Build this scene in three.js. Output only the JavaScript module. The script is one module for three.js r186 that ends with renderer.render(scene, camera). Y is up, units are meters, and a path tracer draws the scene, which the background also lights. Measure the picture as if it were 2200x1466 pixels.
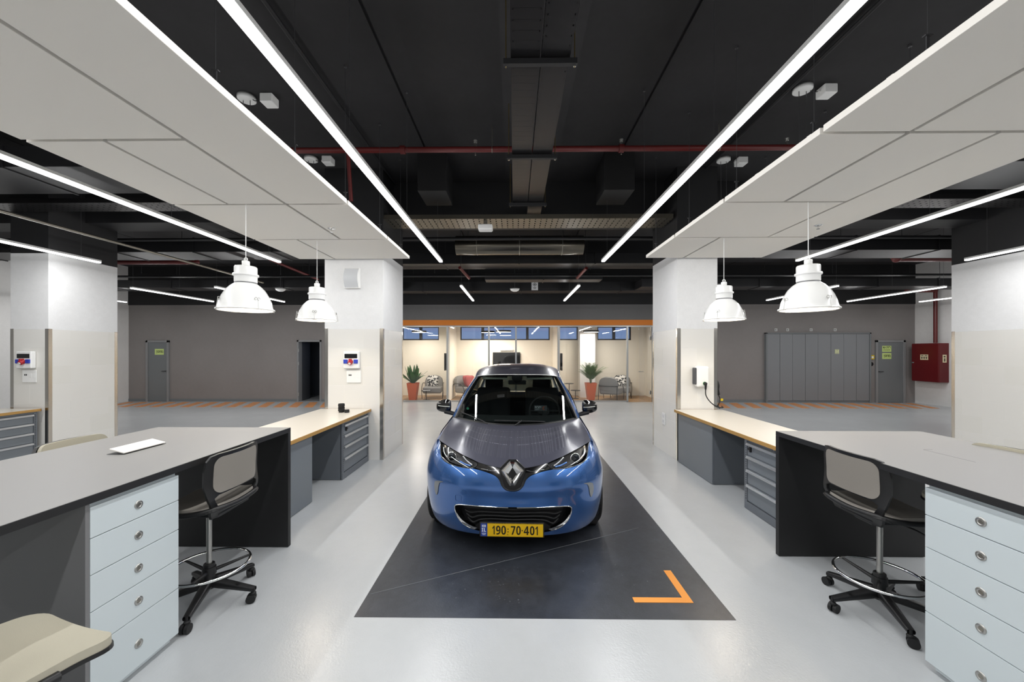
import * as THREE from 'three';
import { RoundedBoxGeometry } from 'three/addons/geometries/RoundedBoxGeometry.js';
import { mergeGeometries, mergeVertices, toCreasedNormals } from 'three/addons/utils/BufferGeometryUtils.js';
import { RectAreaLightUniformsLib } from 'three/addons/lights/RectAreaLightUniformsLib.js';

// ---------------------------------------------------------------- camera, sky, exposure
const scene = new THREE.Scene();
const camera = new THREE.PerspectiveCamera(2 * Math.atan(733 / 830) * 180 / Math.PI, 2200 / 1466, 0.05, 80);
camera.position.set(0, 1.72, 0);
camera.rotation.y = 0.012;
camera.setViewOffset(2200, 1466, 4, -22, 2200, 1466);
camera.updateProjectionMatrix();
scene.background = new THREE.Color().setRGB(0.16, 0.25, 0.46);      // dusk sky behind the lounge windows
const renderer = new THREE.WebGLRenderer();
renderer.toneMapping = THREE.LinearToneMapping;
renderer.toneMappingExposure = 1.0;
renderer.shadowMap.enabled = true;
RectAreaLightUniformsLib.init();
const LED_RADIANCE = 65, LED_GLOW = 5, PENDANT_POWER = 2.8, LOUNGE_RADIANCE = 62;

// ---------------------------------------------------------------- helpers
let seed = 7;
const rnd = () => { seed = (seed * 1664525 + 1013904223) >>> 0; return seed / 4294967296; };
const V = (x, y, z) => new THREE.Vector3(x, y, z);
const lerp = (a, b, t) => a + (b - a) * t;
const sm = (a, b, x) => { const t = Math.min(1, Math.max(0, (x - a) / (b - a))); return t * t * (3 - 2 * t); };
const taken = {};
const numbered = n => { const k = taken[n] = (taken[n] ?? -1) + 1; return k ? n + '_' + String(k).padStart(3, '0') : n; };
function uvBox(g) {          // texture coordinates in metres, by the way each face points
  g = g.index ? g.toNonIndexed() : g;
  if (!g.attributes.normal) g.computeVertexNormals();
  const p = g.attributes.position, n = g.attributes.normal, uv = new Float32Array(p.count * 2);
  for (let i = 0; i < p.count; i++) {
    const ax = Math.abs(n.getX(i)), ay = Math.abs(n.getY(i)), az = Math.abs(n.getZ(i));
    if (ay >= ax && ay >= az) { uv[2 * i] = p.getX(i); uv[2 * i + 1] = p.getZ(i); }
    else if (ax >= az) { uv[2 * i] = p.getZ(i); uv[2 * i + 1] = p.getY(i); }
    else { uv[2 * i] = p.getX(i); uv[2 * i + 1] = p.getY(i); }
  }
  g.setAttribute('uv', new THREE.BufferAttribute(uv, 2));
  return g;
}
const clean = g => { g = g.index ? g.toNonIndexed() : g; for (const k of Object.keys(g.attributes)) if (!['position', 'normal', 'uv'].includes(k)) g.deleteAttribute(k); if (!g.attributes.normal) g.computeVertexNormals(); if (!g.attributes.uv) uvBox(g); g.clearGroups?.(); return g; };
const join = gs => Array.isArray(gs) ? (gs.length === 1 ? clean(gs[0]) : mergeGeometries(gs.map(clean))) : gs;
function mesh(name, g, m, parent) {
  const o = new THREE.Mesh(join(g), m); o.name = parent ? name : numbered(name);
  o.castShadow = o.receiveShadow = true; (parent || scene).add(o); return o;
}
function thing(name, label, category, [x, y, z] = [0, 0, 0], turn = 0, group) {
  const o = new THREE.Group(); o.name = numbered(name); scene.add(o);
  o.position.set(x, y, z); o.rotation.y = turn; o.userData = { label, category };
  if (group) o.userData.group = group; return o;
}
function tag(o, label, category, group) { Object.assign(o.userData, { label, category }); if (group) o.userData.group = group; return o; }
function struct(name, g, m, label, category) { const o = mesh(name, g, m); o.userData = { kind: 'structure', label, category }; return o; }
function dup(root, [x, y, z], turn, label, group) {
  const r = root.clone(); r.name = numbered(root.name.replace(/_\d{3}$/, '')); r.userData = { ...root.userData }; scene.add(r);
  r.position.set(x, y, z); r.rotation.y = turn; if (label) r.userData.label = label; if (group) r.userData.group = group; return r;
}
const bx = (x0, x1, y0, y1, z0, z1) => uvBox(new THREE.BoxGeometry(Math.abs(x1 - x0), Math.abs(y1 - y0), Math.abs(z1 - z0)).translate((x0 + x1) / 2, (y0 + y1) / 2, (z0 + z1) / 2));
const rb = (x0, x1, y0, y1, z0, z1, r = 0.004, seg = 1) => { const w = Math.abs(x1 - x0), h = Math.abs(y1 - y0), d = Math.abs(z1 - z0); return uvBox(new RoundedBoxGeometry(w, h, d, seg, Math.min(r, w / 2.1, h / 2.1, d / 2.1)).translate((x0 + x1) / 2, (y0 + y1) / 2, (z0 + z1) / 2)); };
const cy = (r0, r1, h, x = 0, y = 0, z = 0, n = 20) => new THREE.CylinderGeometry(r0, r1, h, n).translate(x, y, z);
function rod(a, b, r = 0.004, n = 8, r2 = r) { const d = b.clone().sub(a), g = new THREE.CylinderGeometry(r2, r, d.length(), n); g.translate(0, d.length() / 2, 0); g.applyQuaternion(new THREE.Quaternion().setFromUnitVectors(V(0, 1, 0), d.normalize())); return g.translate(a.x, a.y, a.z); }
const tube = (pts, r, seg = 24, n = 8, closed = false) => new THREE.TubeGeometry(new THREE.CatmullRomCurve3(pts, closed, 'centripetal'), seg, r, n, closed);
const lathe = (pts, n = 40) => new THREE.LatheGeometry(pts.map(p => new THREE.Vector2(p[0], p[1])), n);
function loft(f, nu, nv, out) {   // grid of points f(u, v), u and v in 0..1, with the side facing away from `out`
  const pos = [], uv = [], idx = [];
  for (let j = 0; j <= nv; j++) for (let i = 0; i <= nu; i++) { const p = f(i / nu, j / nv); pos.push(p.x, p.y, p.z); uv.push(i / nu, j / nv); }
  for (let j = 0; j < nv; j++) for (let i = 0; i < nu; i++) { const a = j * (nu + 1) + i, b = a + 1, c = a + nu + 1, d = c + 1; idx.push(a, b, d, a, d, c); }
  const g = new THREE.BufferGeometry(); g.setAttribute('position', new THREE.Float32BufferAttribute(pos, 3)); g.setAttribute('uv', new THREE.Float32BufferAttribute(uv, 2)); g.setIndex(idx); g.computeVertexNormals();
  if (out) { const k = Math.floor(nv / 2) * (nu + 1) + Math.floor(nu / 2), p = V(pos[3 * k], pos[3 * k + 1], pos[3 * k + 2]), n = g.attributes.normal; if (V(n.getX(k), n.getY(k), n.getZ(k)).dot(p.sub(out)) < 0) { for (let i = 0; i < idx.length; i += 3) [idx[i], idx[i + 1]] = [idx[i + 1], idx[i]]; g.setIndex(idx); g.computeVertexNormals(); } }
  return g;
}
// a smooth sheet: the polygon `poly` in (u, v), cut along a grid, laid on the surface map(u, v)
function sheet(poly, map, cell, { out, thick = 0 } = {}) {
  const us = poly.map(p => p[0]), vs = poly.map(p => p[1]), u0 = Math.min(...us), u1 = Math.max(...us), v0 = Math.min(...vs), v1 = Math.max(...vs);
  const cutBy = (pts, ax, lim, keepLess) => { const r = []; for (let i = 0; i < pts.length; i++) { const a = pts[i], b = pts[(i + 1) % pts.length], ia = keepLess ? a[ax] <= lim : a[ax] >= lim, ib = keepLess ? b[ax] <= lim : b[ax] >= lim; if (ia) r.push(a); if (ia !== ib) { const t = (lim - a[ax]) / (b[ax] - a[ax]); r.push(ax ? [a[0] + (b[0] - a[0]) * t, lim] : [lim, a[1] + (b[1] - a[1]) * t]); } } return r; };
  const pos = [], nor = [], uv = [], e = cell * 0.12;
  const P = (u, v) => map(u, v), N = (u, v) => { const n = P(u + e, v).sub(P(u - e, v)).cross(P(u, v + e).sub(P(u, v - e))).normalize(); if (out && n.dot(P(u, v).sub(out)) < 0) n.negate(); return n; };
  const nu = Math.max(1, Math.ceil((u1 - u0) / cell)), nv = Math.max(1, Math.ceil((v1 - v0) / cell));
  const tri = (a, b, c, off) => {
    const q = [a, b, c].map(p => { const n = N(p[0], p[1]); return [P(p[0], p[1]).addScaledVector(n, -off), n, p]; });
    const fn = q[1][0].clone().sub(q[0][0]).cross(q[2][0].clone().sub(q[0][0])); if (fn.lengthSq() < 1e-16) return;
    if ((fn.dot(q[0][1]) < 0) !== (off > 0)) q.reverse();
    for (const [p, n, w] of q) { pos.push(p.x, p.y, p.z); off > 0 ? nor.push(-n.x, -n.y, -n.z) : nor.push(n.x, n.y, n.z); uv.push(w[0], w[1]); }
  };
  for (let i = 0; i < nu; i++) {
    const a0 = lerp(u0, u1, i / nu), a1 = lerp(u0, u1, (i + 1) / nu), col = cutBy(cutBy(poly, 0, a0, false), 0, a1, true); if (col.length < 3) continue;
    for (let j = 0; j < nv; j++) {
      let c = cutBy(cutBy(col, 1, lerp(v0, v1, j / nv), false), 1, lerp(v0, v1, (j + 1) / nv), true);
      c = c.filter((p, k) => { const q = c[(k + 1) % c.length]; return Math.hypot(p[0] - q[0], p[1] - q[1]) > 1e-7; }); if (c.length < 3) continue;
      for (const f of THREE.ShapeUtils.triangulateShape(c.map(p => new THREE.Vector2(p[0], p[1])), [])) { tri(c[f[0]], c[f[1]], c[f[2]], 0); if (thick) tri(c[f[0]], c[f[1]], c[f[2]], thick); }
    }
  }
  if (thick) for (let i = 0; i < poly.length; i++) {      // the edge all round
    const a = poly[i], b = poly[(i + 1) % poly.length], k = Math.max(1, Math.ceil(Math.hypot(a[0] - b[0], a[1] - b[1]) / cell));
    for (let j = 0; j < k; j++) {
      const p = [lerp(a[0], b[0], j / k), lerp(a[1], b[1], j / k)], q = [lerp(a[0], b[0], (j + 1) / k), lerp(a[1], b[1], (j + 1) / k)];
      const A = P(...p), B = P(...q), C = A.clone().addScaledVector(N(...p), -thick), D = B.clone().addScaledVector(N(...q), -thick), n = B.clone().sub(A).cross(C.clone().sub(A)).normalize();
      for (const w of [A, B, D, A, D, C]) { pos.push(w.x, w.y, w.z); nor.push(n.x, n.y, n.z); uv.push(p[0], p[1]); }
    }
  }
  const g = new THREE.BufferGeometry(); g.setAttribute('position', new THREE.Float32BufferAttribute(pos, 3)); g.setAttribute('normal', new THREE.Float32BufferAttribute(nor, 3)); g.setAttribute('uv', new THREE.Float32BufferAttribute(uv, 2)); return g;
}
const roundPoly = (w, h, r, cx = 0, cyy = 0, n = 6) => { const out = []; for (const [sx, sy, a0] of [[1, -1, -Math.PI / 2], [1, 1, 0], [-1, 1, Math.PI / 2], [-1, -1, Math.PI]]) for (let i = 0; i <= n; i++) { const a = a0 + i / n * Math.PI / 2; out.push([cx + sx * (w / 2 - r) + r * Math.cos(a), cyy + sy * (h / 2 - r) + r * Math.sin(a)]); } return out; };

// ---------------------------------------------------------------- textures and materials
function noiseGrid(n, cells, s) { seed = s; const g = Array.from({ length: cells * cells }, rnd), out = new Float32Array(n * n); for (let y = 0; y < n; y++) for (let x = 0; x < n; x++) { const fx = x / n * cells, fy = y / n * cells, ix = Math.floor(fx), iy = Math.floor(fy), tx = sm(0, 1, fx - ix), ty = sm(0, 1, fy - iy), q = (i, j) => g[((iy + j) % cells) * cells + (ix + i) % cells]; out[y * n + x] = lerp(lerp(q(0, 0), q(1, 0), tx), lerp(q(0, 1), q(1, 1), tx), ty); } return out; }
function noiseTex(n, layers, lo, hi, s, repeat, srgb, tint = [1, 1, 1]) {
  const acc = new Float32Array(n * n); let tot = 0;
  for (const [c, w] of layers) { const g = noiseGrid(n, c, s++); tot += w; for (let i = 0; i < acc.length; i++) acc[i] += g[i] * w; }
  const d = new Uint8Array(n * n * 4); for (let i = 0; i < acc.length; i++) { const v = lerp(lo, hi, acc[i] / tot); for (let k = 0; k < 3; k++) d[4 * i + k] = Math.max(0, Math.min(255, v * tint[k] * 255)); d[4 * i + 3] = 255; }
  const t = new THREE.DataTexture(d, n, n); t.wrapS = t.wrapT = THREE.RepeatWrapping; t.magFilter = THREE.LinearFilter; if (srgb) t.colorSpace = THREE.SRGBColorSpace; t.repeat.set(repeat, repeat); t.needsUpdate = true; return t;
}
function canvasTex(w, h, draw) { const c = document.createElement('canvas'); c.width = w; c.height = h; draw(c.getContext('2d'), w, h); const t = new THREE.CanvasTexture(c); t.colorSpace = THREE.SRGBColorSpace; return t; }
const std = (name, color, roughness = 0.5, metalness = 0, more = {}) => { const m = new THREE.MeshStandardMaterial({ color, roughness, metalness, ...more }); m.name = name; return m; };
const phys = (name, o) => { const m = new THREE.MeshPhysicalMaterial(o); m.name = name; return m; };
const T = {
  floor: noiseTex(512, [[4, 3], [11, 2], [37, 1], [128, 0.6]], 0.93, 1.0, 11, 0.22, true),
  peel: noiseTex(512, [[64, 2], [128, 2], [256, 1]], 0, 1, 31, 1.6, false),
  bay: noiseTex(512, [[5, 3], [17, 2], [61, 2], [256, 1.5]], 0.6, 1.08, 51, 0.5, true),
  plaster: noiseTex(512, [[6, 2], [40, 1], [160, 1]], 0.95, 1.0, 71, 0.4, true),
  slab: noiseTex(512, [[5, 3], [19, 2], [90, 1.5]], 0.72, 1.0, 91, 0.3, true),
  fabric: noiseTex(256, [[64, 1], [128, 2]], 0, 1, 111, 12, false),
  wood: noiseTex(512, [[6, 1], [64, 1]], 0.8, 1.0, 131, 1, true),
};
T.wood.repeat.set(0.4, 6);
const M = {
  floor: std('grey_epoxy', 0xc3c6c8, 0.24, 0, { map: T.floor, bumpMap: T.peel, bumpScale: 0.00062 }),
  bay: std('dark_bay_paint', 0x3b3f47, 0.34, 0, { map: T.bay, bumpMap: T.peel, bumpScale: 0.0005 }),
  orangePaint: std('orange_floor_paint', 0xe8963a, 0.5),
  stripePaint: std('orange_stripe_paint', 0xd79562, 0.5),
  wallWhite: std('white_plaster', 0xe9e8e6, 0.8, 0, { map: T.plaster }),
  wallGrey: std('grey_plaster', 0x918c8a, 0.75, 0, { map: T.plaster }),
  bulkhead: std('dark_grey_plaster', 0x7a7979, 0.75, 0, { map: T.plaster }),
  orange: std('orange_band', 0xe58420, 0.5),
  slab: std('black_painted_concrete', 0x2a292b, 0.8, 0, { map: T.slab }),
  black: std('black_paint', 0x19191b, 0.6),
  blackDuct: std('black_duct', 0x1d1d1f, 0.45, 0.2),
  columnWhite: std('white_column_paint', 0xf2f2f2, 0.7, 0, { map: T.plaster }),
  tile: std('cream_glazed_tile', 0xe6e4df, 0.22), tile2: std('cream_glazed_tile_b', 0xe4e2dc, 0.24),
  grout: std('grout', 0xf0eeea, 0.9),
  steel: std('polished_steel', 0xc9c6c0, 0.18, 1), brushed: std('brushed_steel', 0xb5b4b0, 0.35, 1), zinc: std('zinc', 0x9b978d, 0.36, 0.9),
  chrome: std('chrome', 0xe6e6e6, 0.06, 1),
  panelWhite: std('white_acoustic_board', 0xf1ede6, 0.85),
  white: std('white_plastic', 0xf0f0ee, 0.4), whiteGloss: phys('white_enamel', { color: 0xf6f6f4, roughness: 0.25, clearcoat: 0.6, clearcoatRoughness: 0.1 }),
  red: std('red_pipe_paint', 0x5f1e1d, 0.4), redCab: std('red_enamel', 0x620910, 0.32),
  deskTop: std('grey_laminate', 0x82817f, 0.42), deskBlack: std('black_laminate', 0x1b1b1c, 0.5), deskGrey: std('dark_grey_laminate', 0x767677, 0.5),
  drawerWhite: std('pale_grey_lacquer', 0xc9d2d5, 0.4),
  benchTop: std('cream_laminate', 0xd2cdc3, 0.3), beech: std('beech_edge', 0xc79a55, 0.5, 0, { map: T.wood }),
  cabinet: std('blue_grey_steel', 0x6c7177, 0.42, 0.1), drawerSteel: std('slate_steel', 0x757b81, 0.4, 0.15), handleAlu: std('aluminium_pull', 0xc9ccd0, 0.3, 0.85),
  chairBlack: std('black_nylon', 0x161617, 0.42), chairPad: std('shaded_taupe_upholstery', 0x86817a, 0.75, 0, { bumpMap: T.fabric, bumpScale: 0.0004 }), seatPad: std('beige_upholstery', 0xaaa594, 0.7, 0, { bumpMap: T.fabric, bumpScale: 0.0004 }),  // chairPad taupe is darkened to hold the shadow of the desks
  rubber: std('black_rubber', 0x121213, 0.6),
  doorGrey: std('grey_door', 0x777b7d, 0.55), doorFrame: std('grey_door_frame', 0x8d8e8f, 0.5), lockerGrey: std('grey_folding_door', 0x85878a, 0.55), darkInside: std('dark_room_paint', 0x575d68, 0.7),
  glowLed: std('led_diffuser', 0xffffff, 0.5, 0, { emissive: new THREE.Color(1, 1, 1), emissiveIntensity: LED_GLOW }),
  glowWarm: std('warm_lamp_glow', 0xffffff, 0.5, 0, { emissive: new THREE.Color(1, 0.94, 0.84), emissiveIntensity: 4 }),
  wire: std('steel_wire', 0x6a6a6c, 0.4, 0.8), darkWire: std('dark_wire', 0x3a3a3c, 0.5, 0.4), brassRod: std('threaded_rod', 0x8d7c4e, 0.4, 0.9),
  yellow: std('yellow_plastic', 0xe4c520, 0.5), blueSocket: std('blue_socket', 0x2a3fae, 0.4), redSocket: std('red_socket', 0xb3262a, 0.4), smoked: std('smoked_window', 0x17181a, 0.15),
  pane: phys('clear_pane', { color: 0xffffff, roughness: 0.02, transmission: 1, thickness: 0, ior: 1.5 }),
};
const signMat = (name, w, h, draw) => std(name, 0xffffff, 0.6, 0, { map: canvasTex(w, h, draw) });
// a plate whose front face carries the whole of a print
function printed(name, w, h, t, m, parent) { const g = new THREE.BoxGeometry(w, h, t); return mesh(name, g, m, parent); }
// letters of the Hebrew word for "store room", drawn as strokes, right to left, in a box
function storeWord(c, x, y, w, h) {
  c.lineWidth = h * 0.2; c.lineCap = 'butt'; c.lineJoin = 'miter'; const L = w / 4, p = (...a) => { c.beginPath(); a.forEach(([u, v], i) => c[i ? 'lineTo' : 'moveTo'](u, v)); c.stroke(); };
  let r = x + w; // mem
  p([r - L * 0.1, y + h], [r - L * 0.1, y + h * 0.3], [r - L * 0.3, y + h * 0.1], [r - L * 0.8, y + h * 0.1], [r - L * 0.8, y + h]); p([r - L * 0.1, y + h * 0.9], [r - L * 0.5, y + h * 0.9]); r -= L;
  p([r - L * 0.15, y + h], [r - L * 0.15, y + h * 0.1], [r - L * 0.8, y + h * 0.1], [r - L * 0.8, y + h]); r -= L; // het
  p([r - L * 0.1, y + h * 0.1], [r - L * 0.85, y + h * 0.1], [r - L * 0.8, y + h * 0.7], [r - L * 0.5, y + h * 0.92], [r - L * 0.2, y + h * 0.65], [r - L * 0.2, y + h * 0.1]); r -= L; // samekh
  p([r - L * 0.7, y + h * 0.1], [r - L * 0.3, y + h * 0.1], [r - L * 0.35, y + h * 1.25]); // final nun
}

// ---------------------------------------------------------------- room shell (depth d lies at z = -d)
const XL = -13.25, XR = 13.4, ZB = -13.1, ZF = 5, CH = 4.62;
const floor = struct('floor', bx(XL - 0.2, XR + 0.2, -0.2, 0, ZF + 0.2, ZB), M.floor, 'light grey glossy epoxy floor of the workshop', 'floor');
const bayPaint = mesh('bay_paint', bx(-1.04, 1.415, 0, 0.0015, -2.485, -7.4), M.bay, floor);
bayPaint.userData.label = 'dark grey painted parking bay';
{ // scuffs and a hairline crack in the bay paint
  const chalk = std('chalky_scuff', 0x6b6e73, 0.6), g = [rod(V(-1.02, 0.0018, -2.72), V(1.2, 0.0018, -3.77), 0.0022, 4)];
  mesh('hairline_crack', g, chalk, floor);
  seed = 5; const d = []; for (let i = 0; i < 90; i++) { const k = i % 3, x = k === 0 ? -0.15 + rnd() * 0.2 : k === 1 ? 0.5 + rnd() * 0.5 : -0.5 + rnd() * 0.5, z = -2.6 - rnd() * 0.9; d.push(new THREE.CircleGeometry(0.0015 + rnd() * 0.004, 5).rotateX(-Math.PI / 2).translate(x, 0.0021, z)); }
  const s = mesh('paint_scuffs', d, chalk, floor); s.userData.kind = 'stuff';
}
const mark = mesh('corner_mark', [bx(0.82, 1.22, 0.0015, 0.0035, -2.65, -2.705), bx(1.165, 1.22, 0.0015, 0.0035, -2.705, -3.04)], M.orangePaint, floor);
mark.userData.label = 'orange painted corner mark on the dark bay';
{ // hatched orange walkway along the back wall
  const add = (x, k) => { const s = new THREE.Shape([[x, 0], [x + 0.27, 0], [x + 0.27 + k, 1.2], [x + k, 1.2]].map(p => new THREE.Vector2(...p))); mesh('hazard_stripe', new THREE.ExtrudeGeometry(s, { depth: 0.002, bevelEnabled: false }).rotateX(-Math.PI / 2).translate(0, 0, -11.75), M.stripePaint, floor); };
  for (let x = -12.7; x < -5.2; x += 0.48) add(x, -0.45);
  for (let x = 5.3; x < 12.7; x += 0.48) add(x, 0.38);
}
// ceiling of precast planks with open joints
const ceiling = struct('ceiling', bx(XL - 0.2, XR + 0.2, CH + 0.03, CH + 0.25, ZF + 0.2, ZB - 2.4), M.slab, 'black painted concrete ceiling with long plank joints', 'ceiling');
{ const js = [XL, -9.75, -6.93, -4.1, -1.28, 1.54, 4.36, 7.18, 10, XR]; for (let i = 0; i + 1 < js.length; i++) mesh('plank', bx(js[i] + 0.015, js[i + 1] - 0.015, CH, CH + 0.03, ZF, ZB), M.slab, ceiling); }
struct('wall_left', [bx(XL - 0.2, XL, 0, CH, ZF, ZB)], M.wallWhite, 'white painted wall at the left end of the hall', 'wall');
struct('wall_right', [bx(XR, XR + 0.2, 0, CH, ZF, ZB)], M.wallWhite, 'white painted wall at the right end of the hall', 'wall');
struct('wall_front', [bx(XL, XR, 0, CH, ZF, ZF + 0.2)], M.wallWhite, 'wall behind the viewer', 'wall');
// back wall: grey up to 3.3 m, black above; a doorway on the left and the lounge front in the middle
const LGX0 = -4.75, LGX1 = 5.05, GH = 3.3;
const wb = struct('wall_back', [bx(XL, -7.42, 0, GH, ZB, ZB - 0.2), bx(-7.42, -6.6, 2.08, GH, ZB, ZB - 0.2), bx(-6.6, LGX0, 0, GH, ZB, ZB - 0.2), bx(LGX1, XR, 0, GH, ZB, ZB - 0.2)], M.wallGrey, 'warm grey back wall of the hall', 'wall');
mesh('upper_black', bx(XL, XR, GH, CH, ZB + 0.02, ZB - 0.2), M.black, wb);
mesh('bulkhead', bx(LGX0, LGX1, 2.78, GH, ZB + 0.02, ZB - 0.2), M.bulkhead, wb);
mesh('orange_band', bx(LGX0, LGX1, 2.6, 2.78, ZB + 0.03, ZB - 0.2), M.orange, wb);
const bb = struct('baseboard_back', [bx(XL, -7.42, 0, 0.09, ZB + 0.012, ZB), bx(-6.6, LGX0, 0, 0.09, ZB + 0.012, ZB), bx(LGX1, 8.45, 0, 0.09, ZB + 0.012, ZB)], M.doorGrey, 'grey skirting along the back wall', 'skirting');

// columns: core, glazed tiles below, white paint, black top, steel corner guards
function column(x0, x1, label) {
  const z0 = -6.1, z1 = -7.15, TOP = 3.29, TT = 2.07, t = 0.012;
  const c = struct('column', bx(x0 - t + 0.0015, x1 + t - 0.0015, 0, TT, z0 + t - 0.0015, z1 - t + 0.0015), M.grout, label, 'column');
  mesh('white_paint', bx(x0 - t, x1 + t, TT, TOP, z0 + t, z1 - t), M.columnWhite, c);
  mesh('upper_black', bx(x0 - t, x1 + t, TOP, CH, z0 + t, z1 - t), M.black, c);
  const face = (len, put, odd) => { for (let r = 0; r < 7; r++) { const h0 = r * 0.2957, h1 = h0 + 0.2943, cuts = [0]; for (let u = (r + odd) % 2 ? 0.3 : 0.6; u < len - 0.02; u += 0.6) cuts.push(u); cuts.push(len); for (let i = 0; i + 1 < cuts.length; i++) mesh('tile', put(cuts[i] + 0.0007, cuts[i + 1] - 0.0007, h0, h1), (r * 3 + i) % 4 ? M.tile : M.tile2, c); } };
  face(x1 - x0, (a, b, h0, h1) => rb(x0 + a, x0 + b, h0, h1, z0, z0 + t, 0.002), 0);
  face(z0 - z1, (a, b, h0, h1) => rb(x0 - t, x0, h0, h1, z0 - a, z0 - b, 0.002), 1);
  face(z0 - z1, (a, b, h0, h1) => rb(x1, x1 + t, h0, h1, z0 - a, z0 - b, 0.002), 1);
  for (const [x, s] of [[x0, -1], [x1, 1]]) for (const [z, q] of [[z0, 1], [z1, -1]]) { const X = x + s * (t + 0.002), Z = z + q * (t + 0.002); mesh('corner_guard', [rb(X - s * 0.055, X, 0, TT + 0.01, Z - q * 0.003, Z, 0.001), rb(X - s * 0.003, X, 0, TT + 0.01, Z - q * 0.055, Z, 0.001)], M.steel, c); }
  return c;
}
column(-3.0, -2.095, 'white tiled column with a speaker high on its face, left of the car');
column(2.56, 3.16, 'white tiled column carrying the charging box, right of the car');
column(-8.06, -7.47, 'white tiled column at the far left of the hall');
column(8.0, 8.9, 'white tiled column at the far right of the hall');
// ---------------------------------------------------------------- linear LED lights
const LH = 3.19;
function ledLine(x, d0, d1, label) {
  const len = d1 - d0, t = thing('linear_ceiling_light', label, 'ceiling light', [x, LH, -(d0 + d1) / 2], 0, 'suspended linear lights');
  mesh('housing', rb(-0.028, 0.028, 0.004, 0.032, len / 2, -len / 2, 0.002), M.white, t);
  mesh('led_diffuser', rb(-0.026, 0.026, -0.018, 0.005, len / 2 - 0.004, -len / 2 + 0.004, 0.003, 2), M.glowLed, t);
  for (const dw of d0 < 0 ? [-1, 1, 2.8, 4.3, 6.02] : [d0 + 0.05, 10.15]) { const z = (d0 + d1) / 2 - dw; mesh('suspension_wire', [rod(V(0, 0.03, z), V(0, CH - LH, z), 0.0018, 5), cy(0.012, 0.012, 0.02, 0, CH - LH - 0.01, z, 8)], M.wire, t); }
  const l = new THREE.RectAreaLight(0xffffff, LED_RADIANCE, 0.05, len - 0.02); l.name = 'led_area'; l.position.set(0, -0.0195, 0); l.rotation.x = -Math.PI / 2; t.add(l);
  for (const s of [-1, 1]) { const q = new THREE.RectAreaLight(0xffffff, LED_RADIANCE * 0.75, len - 0.02, 0.018); q.name = 'led_side_area'; q.position.set(s * 0.0275, -0.0085, 0); q.rotation.y = -s * Math.PI / 2; t.add(q); }
  return t;
}
ledLine(-1.205, -2.2, 6.3, 'long white light line running above the left edge of the dark bay');
ledLine(1.435, -2.2, 6.3, 'long white light line running above the right edge of the dark bay');
ledLine(-3.86, -2.2, 6.3, 'long white light line just left of the left ceiling raft');
ledLine(4.56, -2.2, 6.3, 'long white light line just right of the right ceiling raft');
ledLine(-6.85, -2.2, 6.3, 'long white light line in front of the far left column');
ledLine(7.25, -2.2, 6.3, 'long white light line in front of the far right column');
ledLine(-1.205, 8.65, 11.2, 'short white light line before the glass front, left of the two');
ledLine(1.435, 8.65, 11.2, 'short white light line before the glass front, right of the two');
ledLine(-3.86, 8.65, 11.2, 'short white light line hidden behind the speaker column');
ledLine(4.56, 8.65, 11.2, 'short white light line hidden behind the charger column');
ledLine(-6.85, 8.75, 11.4, 'short white light line seen behind the nearer left pendant lamp');
ledLine(7.25, 8.75, 11.2, 'short white light line seen behind the nearer right pendant lamp');
ledLine(-8.9, 8.85, 11.3, 'short white light line above the open area before the left store door');
ledLine(9.8, 8.9, 11.5, 'short white light line above the folding doors');
ledLine(-11.6, 9.0, 11.4, 'short white light line near the white left wall');
ledLine(12.0, 9.6, 11.6, 'short white light line above the red cabinet');

// ---------------------------------------------------------------- suspended rafts of white boards
function raft(label, pieces, clips, y = 3.175, th = 0.045) {
  const xs = pieces.flatMap(p => [p[0], p[1]]), ds = pieces.flatMap(p => [p[2], p[3]]), x0 = Math.min(...xs), x1 = Math.max(...xs), d0 = Math.min(...ds), d1 = Math.max(...ds);
  const t = thing('ceiling_raft', label, 'ceiling panel', [(x0 + x1) / 2, y, -(d0 + d1) / 2], 0, 'ceiling rafts'), cx = (x0 + x1) / 2, cz = -(d0 + d1) / 2, G = 0.014;
  for (const [a, b, p, q] of pieces) mesh('panel', rb(a - cx + G, b - cx - G, 0, th, -p - cz - G, -q - cz + G, 0.003), M.panelWhite, t);
  const bars = []; for (const x of [x0 + 0.3, cx, x1 - 0.3]) bars.push(bx(x - cx - 0.02, x - cx + 0.02, th, th + 0.03, -d0 - cz - 0.05, -d1 - cz + 0.05));
  for (let d = d0 + 0.3; d < d1; d += 0.6) bars.push(bx(x0 - cx + 0.08, x1 - cx - 0.08, th + 0.03, th + 0.05, -d - cz - 0.02, -d - cz + 0.02));
  mesh('support_frame', bars, M.panelWhite, t);
  for (const [x, d] of clips) { const a = V(x - cx, th, -d - cz), b = V(x - cx, CH - y, -d - cz); mesh('hanger_wire', [rod(a, b, 0.0022, 5), rb(a.x - 0.008, a.x + 0.008, th, th + 0.11, a.z - 0.003, a.z + 0.003, 0.001), rb(a.x - 0.02, a.x + 0.02, th + 0.11, th + 0.116, a.z - 0.01, a.z + 0.01, 0.001), cy(0.015, 0.015, 0.02, b.x, b.y - 0.01, b.z, 8)], M.wire, t); }
  return t;
}
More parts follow.
